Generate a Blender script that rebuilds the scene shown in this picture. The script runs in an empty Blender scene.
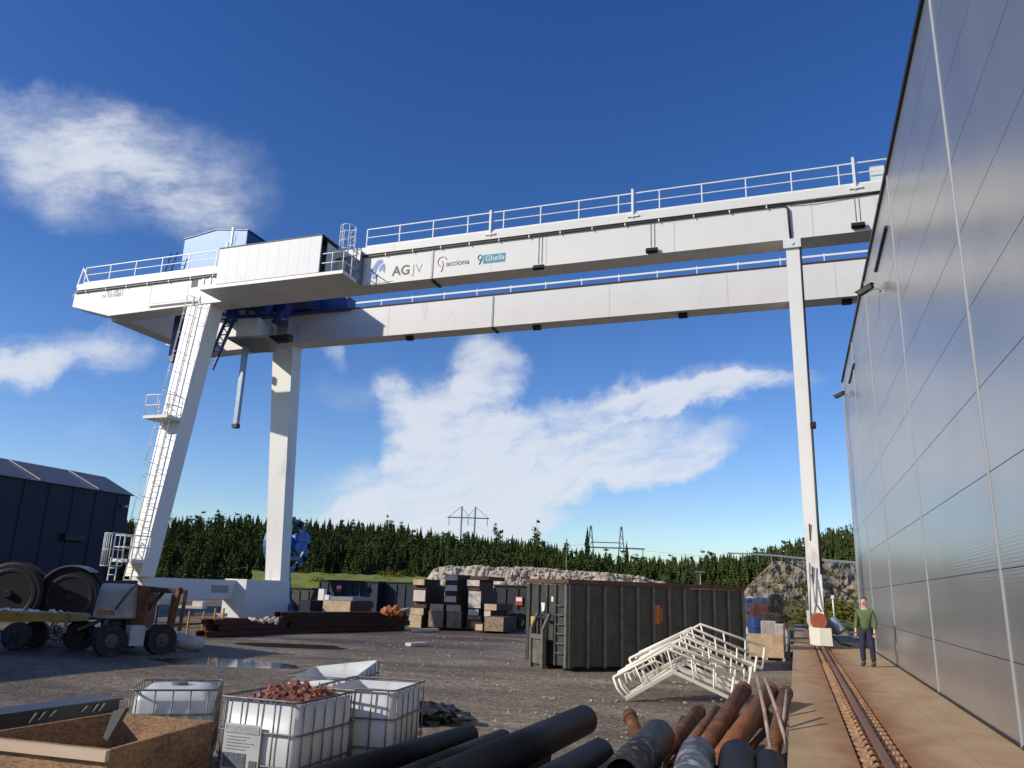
import bpy, bmesh, math, random
from mathutils import Vector, Matrix, Euler, noise as mnoise
R_ = math.radians
random.seed(7)
C = bpy.data.collections.new('yard'); bpy.context.scene.collection.children.link(C)
SC = bpy.context.scene
# ------------------------------------------------------------------ camera (solved from the vanishing points)
F, CX, CY = 778.0, 512.0, 384.0
def _n(v): v = Vector(v); v.normalize(); return v
_a = _n((796-CX, 600-CY, F)); _b = _n((-1720-CX, 515-CY, F))
_x = -(_b - _a*_a.dot(_b)); _x.normalize(); _z = _x.cross(_a)
ROT = Matrix((_x, _a, _z))               # camera (x right, y down, z forward) -> world
EYE = Vector((0, 0, 1.65))
G = -0.65                                # yard level; the concrete track bed is at z = 0
def ray(px, py): return ROT @ Vector((px-CX, py-CY, F))
def gz(px, py, z=G):
    r = ray(px, py); return EYE + r*((z-EYE.z)/r.z)
def gy(px, py, y):
    r = ray(px, py); return EYE + r*((y-EYE.y)/r.y)
def gd(px, py, d): return EYE + ray(px, py)*(d/F)
def proj(p):
    c = ROT.transposed() @ (Vector(p)-EYE); return (CX+F*c.x/c.z, CY+F*c.y/c.z, c.z)
cam = bpy.data.cameras.new('camera'); cam.sensor_width = 36; cam.lens = 36*F/1024
cam.clip_start = 0.05; cam.clip_end = 6000
co = bpy.data.objects.new('camera', cam); C.objects.link(co)
m4 = Matrix((ROT @ Vector((1,0,0)), ROT @ Vector((0,-1,0)), ROT @ Vector((0,0,-1)))).transposed().to_4x4()
m4.translation = EYE; co.matrix_world = m4; SC.camera = co

# ------------------------------------------------------------------ materials
MATS = {}
def node(nt, t, **kw):
    n = nt.nodes.new(t)
    for k, v in kw.items(): setattr(n, k, v)
    return n
def mat(name, base, rough=.6, metal=0., var=.15, scale=2., dirt=None, bump=0., bscale=12., stretch=(1,1,1), spec=.5, dirt2=None, coat=0.):
    """dirt = (colour, amount 0..1, scale, stretch)"""
    if name in MATS: return MATS[name]
    m = bpy.data.materials.new(name); m.use_nodes = True; nt = m.node_tree
    p = nt.nodes['Principled BSDF']; L = nt.links.new
    tc = node(nt, 'ShaderNodeTexCoord')
    def noisef(sc, st, det=6., rg=.6):
        mp = node(nt, 'ShaderNodeMapping'); mp.inputs['Scale'].default_value = st
        L(tc.outputs['Object'], mp.inputs['Vector'])
        n = node(nt, 'ShaderNodeTexNoise'); n.inputs['Scale'].default_value = sc
        n.inputs['Detail'].default_value = det; n.inputs['Roughness'].default_value = rg
        L(mp.outputs[0], n.inputs['Vector']); return n.outputs['Fac']
    f = noisef(scale, stretch)
    r = node(nt, 'ShaderNodeValToRGB')
    lo = tuple(max(0, c*(1-var)) for c in base); hi = tuple(min(1, c*(1+var)) for c in base)
    r.color_ramp.elements[0].position = .3; r.color_ramp.elements[1].position = .7
    r.color_ramp.elements[0].color = (*lo, 1); r.color_ramp.elements[1].color = (*hi, 1)
    L(f, r.inputs[0]); col = r.outputs[0]
    rr = None
    for d in (dirt, dirt2):
        if not d: continue
        dc, am, ds, dst = d
        df = noisef(ds, dst, 8., .65)
        rp = node(nt, 'ShaderNodeMapRange'); c0 = .72-.42*am
        rp.inputs[1].default_value = c0; rp.inputs[2].default_value = c0+.13
        L(df, rp.inputs[0])
        mx = node(nt, 'ShaderNodeMix', data_type='RGBA'); mx.inputs[7].default_value = (*dc, 1)
        L(rp.outputs[0], mx.inputs[0]); L(col, mx.inputs[6]); col = mx.outputs[2]
        rr = rp.outputs[0]
    L(col, p.inputs['Base Color'])
    p.inputs['Metallic'].default_value = metal; p.inputs['Roughness'].default_value = rough
    p.inputs['Specular IOR Level'].default_value = spec
    if coat: p.inputs['Coat Weight'].default_value = coat
    if rr is not None:
        mr = node(nt, 'ShaderNodeMapRange'); mr.inputs[3].default_value = rough; mr.inputs[4].default_value = min(1, rough+.3)
        L(rr, mr.inputs[0]); L(mr.outputs[0], p.inputs['Roughness'])
    if bump:
        bf = noisef(bscale, stretch, 8., .65)
        b = node(nt, 'ShaderNodeBump'); b.inputs['Strength'].default_value = bump; b.inputs['Distance'].default_value = .02
        L(bf, b.inputs['Height']); L(b.outputs[0], p.inputs['Normal'])
    MATS[name] = m; return m

RUST = (.20,.075,.03)
M_white = mat('white_crane_paint', (.73,.715,.67), .45, 0, .03, .5, dirt=((.50,.47,.41), .26, .8, (1,1,.25)), dirt2=((.36,.26,.17), .04, 2.2, (1,1,.12)))
M_whitebox = mat('white_panel_paint', (.68,.69,.69), .5, 0, .03, 2., dirt=((.55,.55,.53), .2, 1.4, (1,1,.3)))
M_weld = mat('weld_seam_paint', (.52,.50,.45), .6, 0, .2, 3, dirt=((.36,.24,.14), .35, 3, (1,1,1)))
M_rail = mat('white_railing_paint', (.78,.78,.76), .45, 0, .05)
M_navyframe = mat('blue_trolley_paint', (.014,.045,.20), .45, 0, .2, 2, dirt=((.02,.02,.03), .25, 3, (1,1,1)))
M_ltblue = mat('light_blue_panel', (.10,.29,.58), .45, 0, .06, 2, dirt=((.24,.42,.6), .2, 2, (1,1,.3)))
M_dkblue = mat('dark_blue_panel', (.02,.05,.2), .45, 0, .1)
M_black = mat('black_rubber', (.006,.006,.007), .7, 0, .3, 4)
M_dark = mat('dark_steel', (.03,.03,.032), .55, .3, .3, 3)
M_grey = mat('grey_steel', (.26,.27,.28), .45, .5, .15, 3, dirt=((.15,.12,.1), .2, 3, (1,1,1)))
M_greypole = mat('grey_blue_steel', (.22,.26,.33), .4, .4, .1, 3)
M_seam = mat('pale_metal_trim', (.36,.37,.38), .5, .3, .06)
M_tar = mat('dark_roof_edge', (.015,.016,.02), .5, 0, .2)
M_conc = None
M_rust = mat('rusty_steel', (.12,.045,.02), .85, 0, .5, 5, dirt=((.30,.115,.035), .42, 5, (1,1,1)), bump=.5, bscale=30, dirt2=((.30,.24,.20), .2, 3, (1,1,1)))
M_rustred = mat('red_oxide_steel', (.085,.022,.014), .75, 0, .4, 1.5, dirt=((.16,.06,.03), .3, 4, (.3,1,1)), bump=.3)
M_rustdark = mat('dark_rusty_steel', (.045,.018,.012), .8, 0, .4, 2, dirt=((.10,.04,.025), .3, 3, (.3,1,1)), bump=.3)
M_rustbed = mat('rusty_grout', (.26,.125,.055), .9, 0, .4, 6, dirt=((.12,.05,.025), .4, 7, (1,1,1)), bump=.5, bscale=30)
M_clip = mat('pale_rusty_clip', (.36,.21,.11), .85, 0, .35, 9, dirt=((.15,.06,.03), .4, 12, (1,1,1)))
M_railhead = mat('worn_rail_head', (.20,.095,.05), .55, .2, .25, 3, stretch=(1,.1,1))
M_orange = mat('rust_orange_steel', (.19,.07,.018), .7, 0, .35, 4, dirt=((.07,.03,.015), .4, 5, (1,1,1)))
M_yellow = mat('worn_yellow_paint', (.42,.23,.03), .55, 0, .2, 2, dirt=((.18,.09,.03), .4, 4, (1,1,1)))
M_osb = None
M_plastic = mat('white_ibc_plastic', (.56,.57,.565), .38, 0, .06, 3, dirt=((.42,.41,.38), .28, 3, (1,1,.4)))
M_cage = mat('galvanised_cage', (.19,.17,.16), .55, .5, .35, 8, dirt=((.12,.06,.035), .35, 9, (1,1,1)))
M_ivory = mat('ivory_paint', (.80,.75,.63), .5, 0, .06, 4, dirt=((.32,.2,.12), .2, 9, (1,1,1)))
M_pipe = mat('black_pipe_plastic', (.006,.007,.010), .6, 0, .3, 2, spec=.18, dirt=((.035,.033,.032), .25, 5, (1,1,1)))
M_pipedusty = mat('dusty_black_pipe', (.012,.013,.017), .6, 0, .4, 5, dirt=((.15,.145,.14), .42, 9, (1,1,1)))
M_pipemarble = mat('white_smeared_pipe', (.05,.055,.06), .5, 0, .5, 7, dirt=((.42,.43,.43), .55, 4, (1,1,1)), bump=.3)
M_skip = mat('dark_green_grey_skip_paint', (.046,.050,.044), .6, 0, .4, 2.5, dirt=((.085,.068,.052), .5, 3.5, (1,1,.35)), dirt2=((.13,.06,.03), .15, 5, (1,1,.3)), bump=.2)
M_skiprib = mat('sunlit_grey_rib', (.13,.12,.10), .6, 0, .3, 4, dirt=((.16,.08,.045), .35, 5, (1,1,.3)))  # sun on the rib edges put into the pale base; blotches are rust
M_skiprim = mat('rusty_rim', (.10,.045,.028), .75, 0, .4, 4, dirt=((.045,.04,.04), .4, 3, (1,1,1)))
M_contblue = mat('dark_blue_container_paint', (.012,.02,.035), .5, 0, .25, 2, dirt=((.05,.04,.035), .25, 3, (1,1,.3)))
M_tan = mat('pale_timber', (.52,.38,.25), .8, 0, .22, 3, dirt=((.25,.17,.11), .3, 4, (1,1,1)))
M_palew = mat('pale_grey_block', (.62,.55,.48), .8, 0, .12, 3, dirt=((.35,.28,.22), .3, 5, (1,1,1)))
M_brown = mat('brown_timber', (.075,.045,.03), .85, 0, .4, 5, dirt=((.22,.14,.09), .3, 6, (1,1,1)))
M_sign = mat('orange_sign', (.42,.13,.03), .6, 0, .25, 12, dirt=((.1,.06,.04), .4, 9, (1,1,1)))
M_red = mat('red_paint', (.4,.05,.035), .6, 0, .15)
M_signw = mat('white_sign_paint', (.75,.75,.73), .6, 0, .05)
M_letter = mat('grey_lettering', (.10,.105,.12), .6, 0, .05)
M_lettert = mat('thin_grey_lettering', (.28,.29,.31), .6, 0, .05)
M_teal = mat('teal_sign_paint', (.03,.27,.38), .5, 0, .05)
M_logoblue = mat('blue_logo_paint', (.12,.24,.5), .5, 0, .2, 6)
M_logored = mat('red_logo_paint', (.5,.2,.16), .5, 0, .1)
M_glass = mat('dark_glass', (.01,.012,.015), .08, 0, 0)
M_tyre = mat('muddy_tyre', (.025,.024,.023), .85, 0, .4, 6, dirt=((.10,.09,.08), .4, 7, (1,1,1)))
M_lift = mat('dirty_grey_hood', (.46,.46,.45), .6, 0, .12, 2, dirt=((.16,.14,.12), .42, 3, (1,1,.3)))
M_rim = mat('grey_wheel_rim', (.11,.10,.09), .6, .2, .2, 5)
M_skin = mat('skin', (.55,.33,.24), .5, 0, .05); M_hair = mat('brown_hair', (.06,.035,.02), .6, 0, .2)
M_jacket = mat('green_jacket', (.085,.125,.04), .8, 0, .15, 9); M_trouser = mat('navy_trousers', (.018,.022,.045), .85, 0, .2, 9)
M_boot = mat('brown_boots', (.06,.035,.02), .7, 0, .2); M_refl = mat('grey_stripe', (.5,.5,.48), .4, 0, .05)
M_trunk = mat('bark', (.07,.05,.035), .9, 0, .3, 5)
M_brick = mat('brick_rubble', (.20,.075,.05), .9, 0, .5, 9, dirt=((.30,.23,.19), .42, 5, (1,1,1)))
M_stone = mat('grey_stone', (.27,.245,.21), .9, 0, .35, 3, dirt=((.36,.34,.3), .3, 5, (1,1,1)))
M_cutblue = mat('blue_cutterhead_paint', (.02,.12,.5), .45, 0, .15, 1.5)
M_cutpale = mat('pale_blue_steel', (.07,.16,.32), .5, .2, .25, 2)
M_tarp = mat('black_tarp', (.012,.013,.015), .5, 0, .3, 6, bump=.6, bscale=14)
M_trough = mat('navy_steel_trough', (.022,.026,.034), .38, .1, .3, 2, dirt=((.07,.07,.075), .22, 4, (.4,1,1)))
M_bluedrum = mat('blue_plastic', (.015,.04,.17), .4, 0, .1)
M_pylon = mat('galvanised_lattice', (.13,.14,.15), .6, .4, .1)

def osb(name, base, var):
    m = bpy.data.materials.new(name); m.use_nodes = True; nt = m.node_tree; L = nt.links.new
    p = nt.nodes['Principled BSDF']; tc = node(nt, 'ShaderNodeTexCoord')
    v = node(nt, 'ShaderNodeTexVoronoi'); v.inputs['Scale'].default_value = 26
    mp = node(nt, 'ShaderNodeMapping'); mp.inputs['Scale'].default_value = (1, 1, 2.2); mp.inputs['Rotation'].default_value = (.4,.3,.5)
    L(tc.outputs['Object'], mp.inputs[0]); L(mp.outputs[0], v.inputs['Vector'])
    n = node(nt, 'ShaderNodeTexNoise'); n.inputs['Scale'].default_value = 2.2; n.inputs['Detail'].default_value = 8
    L(tc.outputs['Object'], n.inputs['Vector'])
    s = node(nt, 'ShaderNodeSeparateColor'); L(v.outputs['Color'], s.inputs[0])
    a = node(nt, 'ShaderNodeMath', operation='MULTIPLY_ADD'); a.inputs[1].default_value = .45; L(s.outputs[0], a.inputs[0]); L(n.outputs['Fac'], a.inputs[2])
    r = node(nt, 'ShaderNodeValToRGB'); e = r.color_ramp.elements
    e[0].position = .35; e[1].position = 1.05 if False else 1.0
    e[0].color = (*[c*(1-var) for c in base], 1); e[1].color = (*[min(1, c*(1+var)) for c in base], 1)
    L(a.outputs[0], r.inputs[0]); L(r.outputs[0], p.inputs['Base Color']); p.inputs['Roughness'].default_value = .75
    return m
M_osb = osb('brown_chipboard', (.235,.135,.07), .55)
M_osbpale = osb('weathered_chipboard', (.42,.30,.19), .4)

# ------------------------------------------------------------------ mesh builder
class MB:
    def __init__(s): s.v = []; s.f = []; s.sm = []
    def face(s, pts, smooth=False):
        i = len(s.v); s.v += [Vector(p) for p in pts]; s.f.append(tuple(range(i, i+len(pts)))); s.sm.append(smooth)
    def hexa(s, b, t):                       # two rings of equal count (bottom ccw, top ccw)
        n = len(b); i = len(s.v); s.v += [Vector(p) for p in b] + [Vector(p) for p in t]
        s.f.append(tuple(i+k for k in reversed(range(n)))); s.f.append(tuple(i+n+k for k in range(n)))
        for k in range(n): s.f.append((i+k, i+(k+1) % n, i+n+(k+1) % n, i+n+k))
        s.sm += [False]*(n+2); return s
    def box(s, lo, hi):
        x0,y0,z0 = lo; x1,y1,z1 = hi
        return s.hexa([(x0,y0,z0),(x1,y0,z0),(x1,y1,z0),(x0,y1,z0)], [(x0,y0,z1),(x1,y0,z1),(x1,y1,z1),(x0,y1,z1)])
    def obox(s, c, size, rot=(0,0,0), bev=0., seg=2, smooth=False):
        bm = bmesh.new(); bmesh.ops.create_cube(bm, size=1)
        for v in bm.verts: v.co = Vector((v.co.x*size[0], v.co.y*size[1], v.co.z*size[2]))
        if bev: bmesh.ops.bevel(bm, geom=bm.edges[:], offset=bev, segments=seg, affect='EDGES', profile=.5)
        mt = Matrix.Translation(Vector(c)) @ Euler(rot).to_matrix().to_4x4()
        s.bm(bm, mt, smooth); return s
    def bm(s, bm, mt=None, smooth=False):
        i = len(s.v); bm.verts.ensure_lookup_table(); bm.verts.index_update()
        s.v += [(mt @ v.co) if mt else v.co.copy() for v in bm.verts]
        for f in bm.faces: s.f.append(tuple(i+v.index for v in f.verts)); s.sm.append(smooth)
        bm.free()
    def bar(s, p, q, w, h, up=(0,0,1)):      # rectangular bar from p to q
        p, q = Vector(p), Vector(q); d = (q-p).normalized(); u = Vector(up)
        if abs(d.dot(u)) > .98: u = Vector((0,1,0))
        a = d.cross(u).normalized(); b = a.cross(d).normalized()
        o = [a*(-w/2)+b*(-h/2), a*(w/2)+b*(-h/2), a*(w/2)+b*(h/2), a*(-w/2)+b*(h/2)]
        return s.hexa([p+k for k in reversed(o)], [q+k for k in reversed(o)])
    def tube(s, pts, r, n=8, caps=True, rads=None):
        pts = [Vector(p) for p in pts]; i0 = len(s.v); u = None
        for k, p in enumerate(pts):
            d = (pts[min(k+1, len(pts)-1)] - pts[max(k-1, 0)]).normalized()
            if u is None:
                u = d.orthogonal().normalized()
            u = (u - d*u.dot(d)).normalized(); w = d.cross(u); rr = rads[k] if rads else r
            s.v += [p + (u*math.cos(2*math.pi*j/n) + w*math.sin(2*math.pi*j/n))*rr for j in range(n)]
        for k in range(len(pts)-1):
            for j in range(n):
                a = i0+k*n+j; b = i0+k*n+(j+1) % n
                s.f.append((a, b, b+n, a+n)); s.sm.append(n > 4)
        if caps:
            s.f.append(tuple(i0+j for j in reversed(range(n)))); s.f.append(tuple(i0+(len(pts)-1)*n+j for j in range(n))); s.sm += [False, False]
        return s
    def pipe(s, p, q, r, t, n=24):           # hollow pipe with open ends
        p, q = Vector(p), Vector(q); d = (q-p).normalized(); u = d.orthogonal().normalized(); w = d.cross(u); i = len(s.v)
        for e, rr in ((p,r),(q,r),(p,r-t),(q,r-t)):
            s.v += [e + (u*math.cos(2*math.pi*j/n)+w*math.sin(2*math.pi*j/n))*rr for j in range(n)]
        for j in range(n):
            k = (j+1) % n
            s.f += [(i+j, i+k, i+n+k, i+n+j), (i+2*n+k, i+2*n+j, i+3*n+j, i+3*n+k), (i+k, i+j, i+2*n+j, i+2*n+k), (i+n+j, i+n+k, i+3*n+k, i+3*n+j)]
            s.sm += [True, True, False, False]
        return s
    def lathe(s, p, q, prof, n=24):          # prof: (t along p->q in metres, radius)
        p, q = Vector(p), Vector(q); d = (q-p).normalized()
        pts = [p+d*t for t, r in prof]
        u = d.orthogonal().normalized(); w = d.cross(u); i = len(s.v)
        for (t, r), c in zip(prof, pts): s.v += [c+(u*math.cos(2*math.pi*j/n)+w*math.sin(2*math.pi*j/n))*max(r, 1e-4) for j in range(n)]
        for k in range(len(prof)-1):
            for j in range(n):
                a = i+k*n+j; b = i+k*n+(j+1) % n; s.f.append((a, b, b+n, a+n)); s.sm.append(False)
        return s
    def prism(s, poly, vec):                 # polygon (3D pts) extruded by vec
        poly = [Vector(p) for p in poly]; vec = Vector(vec)
        return s.hexa(poly, [p+vec for p in poly])
    def rock(s, c, r, sq=(1,1,1), seed=0, sub=1, amp=.28):
        bm = bmesh.new(); bmesh.ops.create_icosphere(bm, subdivisions=sub, radius=1)
        o = Vector((seed*3.1, seed*1.7, seed*.9))
        for v in bm.verts:
            k = 1+amp*mnoise.noise(v.co*1.3+o)*1.6
            v.co = Vector((v.co.x*sq[0], v.co.y*sq[1], v.co.z*sq[2]))*k*r
        s.bm(bm, Matrix.Translation(Vector(c)), False); return s
    def build(s, name, m, parent=None, loc=None):
        org = Vector((0,0,0))
        if parent is not None: org = ORG.get(parent.name, Vector((0,0,0)))
        elif loc is not None: org = Vector(loc)
        me = bpy.data.meshes.new(name); me.from_pydata([v-org for v in s.v], [], s.f); me.update()
        me.polygons.foreach_set('use_smooth', s.sm)
        bmx = bmesh.new(); bmx.from_mesh(me); bmesh.ops.recalc_face_normals(bmx, faces=bmx.faces[:]); bmx.to_mesh(me); bmx.free()
        me.materials.append(m)
        o = bpy.data.objects.new(name, me); C.objects.link(o)
        if parent is not None: o.parent = parent; ORG[o.name] = org
        elif loc is not None: o.location = org; ORG[o.name] = org
        else: ORG[o.name] = org
        return o
ORG = {}
def tag(o, label, cat, group=None, kind=None):
    o['label'] = label; o['category'] = cat
    if group: o['group'] = group
    if kind: o['kind'] = kind
    return o
def thing(name, label, cat, loc=(0,0,0), group=None):
    o = bpy.data.objects.new(name, None); C.objects.link(o); o.location = loc; ORG[o.name] = Vector(loc)
    o.empty_display_size = .2
    return tag(o, label, cat, group)
def struct(o, label=None):
    o['kind'] = 'structure'
    if label: o['label'] = label
    return o
def copy_tree(o, parent=None):
    c = o.copy(); C.objects.link(c); c.parent = parent
    for ch in list(o.children): copy_tree(ch, c)
    return c
def text(s_, size, origin, xdir, zdir, m, name, parent, thick=.004, bold=0.):
    cu = bpy.data.curves.new('lettering', 'FONT'); cu.body = s_; cu.size = size; cu.extrude = thick; cu.offset = bold
    to = bpy.data.objects.new('lettering_source', cu); C.objects.link(to)
    dg = bpy.context.evaluated_depsgraph_get(); me = bpy.data.meshes.new_from_object(to.evaluated_get(dg))
    bpy.data.objects.remove(to); bpy.data.curves.remove(cu)
    x = Vector(xdir).normalized(); z = Vector(zdir).normalized(); n = x.cross(z)
    mt = Matrix((x, z, n)).transposed().to_4x4(); mt.translation = Vector(origin) - ORG.get(parent.name, Vector((0,0,0)))
    me.transform(mt); me.materials.clear(); me.materials.append(m)
    o = bpy.data.objects.new(name, me); C.objects.link(o); o.parent = parent; return o

# ================================================================== SKY, SUN
EL = R_(28.5); TOSUN = Vector((-.75*math.cos(EL), -.661*math.cos(EL), math.sin(EL))).normalized()
w = bpy.data.worlds.new('World'); SC.world = w; w.use_nodes = True; nt = w.node_tree; L = nt.links.new
bg = nt.nodes['Background']; SKY_S = .098; bg.inputs['Strength'].default_value = 1.0
sky = node(nt, 'ShaderNodeTexSky', sky_type='NISHITA'); sky.sun_disc = False
sky.sun_elevation = EL; sky.sun_rotation = math.atan2(TOSUN.x, TOSUN.y); sky.ozone_density = 1.2; sky.air_density = 1.0; sky.dust_density = .2; sky.altitude = 100
tc = node(nt, 'ShaderNodeTexCoord'); sep = node(nt, 'ShaderNodeSeparateXYZ'); L(tc.outputs['Generated'], sep.inputs[0])
def mth(op, a, b=None, c=None, clamp=False):
    n = node(nt, 'ShaderNodeMath', operation=op); n.use_clamp = clamp
    for i, q in enumerate((a, b, c)):
        if q is None: continue
        if isinstance(q, (int, float)): n.inputs[i].default_value = q
        else: L(q, n.inputs[i])
    return n.outputs[0]
az = mth('ARCTAN2', sep.outputs[0], sep.outputs[1]); el = mth('ARCSINE', sep.outputs[2])
# warp the cloud coordinates with noise so the cloud edges are ragged
wn = node(nt, 'ShaderNodeTexNoise'); wn.inputs['Scale'].default_value = 7; wn.inputs['Detail'].default_value = 7; wn.inputs['Roughness'].default_value = .58
L(tc.outputs['Generated'], wn.inputs['Vector'])
wsep = node(nt, 'ShaderNodeSeparateColor'); L(wn.outputs['Color'], wsep.inputs[0])
azw = mth('ADD', az, mth('MULTIPLY', mth('SUBTRACT', wsep.outputs[0], .5), .20))
elw = mth('ADD', el, mth('MULTIPLY', mth('SUBTRACT', wsep.outputs[1], .5), .13))
def azel(px, py):
    r = ray(px, py).normalized(); return math.atan2(r.x, r.y), math.asin(r.z)
CL = [  # end a, end b of the long axis, half width in picture units, weight
    ((-90,108),(275,200),60,.58), ((-40,110),(180,170),44,.36), ((120,185),(240,232),30,.38), ((-30,362),(160,345),20,.85), ((-20,372),(70,366),18,.7),
    ((455,345),(525,385),36,.95), ((390,385),(470,400),30,.55), ((470,370),(440,500),62,1.0), ((285,492),(585,500),40,1.15), ((300,525),(560,515),28,1.1), ((380,440),(520,440),40,.8),
    ((430,448),(770,376),24,1.1), ((600,412),(808,382),14,1.0), ((450,478),(760,432),24,1.1), ((560,494),(720,455),13,.9),
    ((310,345),(360,365),14,.5), ((290,400),(430,395),26,.35), ((60,430),(150,440),22,.25)]
tot = None
for (a, b, hw, wt) in CL:
    (a0, e0), (a1, e1) = azel(*a), azel(*b)
    cx, cy = (a0+a1)/2, (e0+e1)/2; la = math.hypot(a1-a0, e1-e0)/2*1.15; ux, uy = (a1-a0)/2/la*1.15, (e1-e0)/2/la*1.15
    hb = hw/F*1.25
    dx = mth('SUBTRACT', azw, cx); dy = mth('SUBTRACT', elw, cy)
    u = mth('MULTIPLY', mth('MULTIPLY_ADD', dx, ux, mth('MULTIPLY', dy, uy)), 1/la)
    v = mth('MULTIPLY', mth('MULTIPLY_ADD', dx, -uy, mth('MULTIPLY', dy, ux)), 1/hb)
    q = mth('SUBTRACT', 1.0, mth('MULTIPLY_ADD', u, u, mth('MULTIPLY', v, v)))
    q = mth('MULTIPLY', mth('MAXIMUM', q, 0.0), wt)
    tot = q if tot is None else mth('ADD', tot, mth('MULTIPLY', q, .8))
cn = node(nt, 'ShaderNodeTexNoise'); cn.inputs['Scale'].default_value = 6.5; cn.inputs['Detail'].default_value = 9; cn.inputs['Roughness'].default_value = .68
cxyz = node(nt, 'ShaderNodeCombineXYZ')
az3 = mth('MULTIPLY_ADD', azw, .3, mth('MULTIPLY', az, .7)); el3 = mth('MULTIPLY_ADD', elw, .3, mth('MULTIPLY', el, .7))
L(mth('MULTIPLY_ADD', az3, .97, mth('MULTIPLY', el3, .26)), cxyz.inputs[0]); L(mth('MULTIPLY', mth('MULTIPLY_ADD', el3, .97, mth('MULTIPLY', az3, -.26)), 2.6), cxyz.inputs[1]); L(cxyz.outputs[0], cn.inputs['Vector'])
dens = mth('MULTIPLY', mth('MINIMUM', tot, 1.0), mth('MULTIPLY_ADD', cn.outputs['Fac'], 2.3, -.34))
mr = node(nt, 'ShaderNodeMapRange', interpolation_type='SMOOTHSTEP'); mr.inputs[1].default_value = .05; mr.inputs[2].default_value = .86; mr.inputs[4].default_value = .90
L(dens, mr.inputs[0])
skm = node(nt, 'ShaderNodeVectorMath', operation='SCALE'); skm.inputs['Scale'].default_value = SKY_S; hs = node(nt, 'ShaderNodeHueSaturation'); hs.inputs['Saturation'].default_value = 1.35; hs.inputs['Hue'].default_value = .513; L(sky.outputs[0], hs.inputs['Color']); 
er_ = node(nt, 'ShaderNodeValToRGB'); ee = er_.color_ramp.elements; ee[0].position = 0.0; ee[0].color = (.92,1.04,1.28,1); ee[1].position = .9; ee[1].color = (.82,.95,1.14,1)
e2 = ee.new(.16); e2.color = (1.04,1.14,1.34,1); e3 = ee.new(.42); e3.color = (.93,1.02,1.17,1)
L(el, er_.inputs[0])
tm = node(nt, 'ShaderNodeMix', data_type='RGBA', blend_type='MULTIPLY'); tm.inputs[0].default_value = 1; L(hs.outputs[0], tm.inputs[6]); L(er_.outputs[0], tm.inputs[7]); L(tm.outputs[2], skm.inputs[0])
cc = node(nt, 'ShaderNodeMix', data_type='RGBA'); L(mr.outputs[0], cc.inputs[0]); L(skm.outputs[0], cc.inputs[6]); cc.inputs[7].default_value = (.64,.68,.75,1)
L(cc.outputs[2], bg.inputs[0])
sd = bpy.data.lights.new('sun', 'SUN'); sd.energy = 3.7; sd.angle = R_(.53); sd.color = (1, .92, .79)
so = bpy.data.objects.new('sun', sd); C.objects.link(so); so.rotation_euler = TOSUN.to_track_quat('Z', 'Y').to_euler()
SC.view_settings.view_transform = 'Standard'; SC.view_settings.look = 'None'; SC.view_settings.exposure = 0.2; SC.view_settings.gamma = 1
SC.cycles.use_denoising = True; SC.cycles.max_bounces = 6

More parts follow.
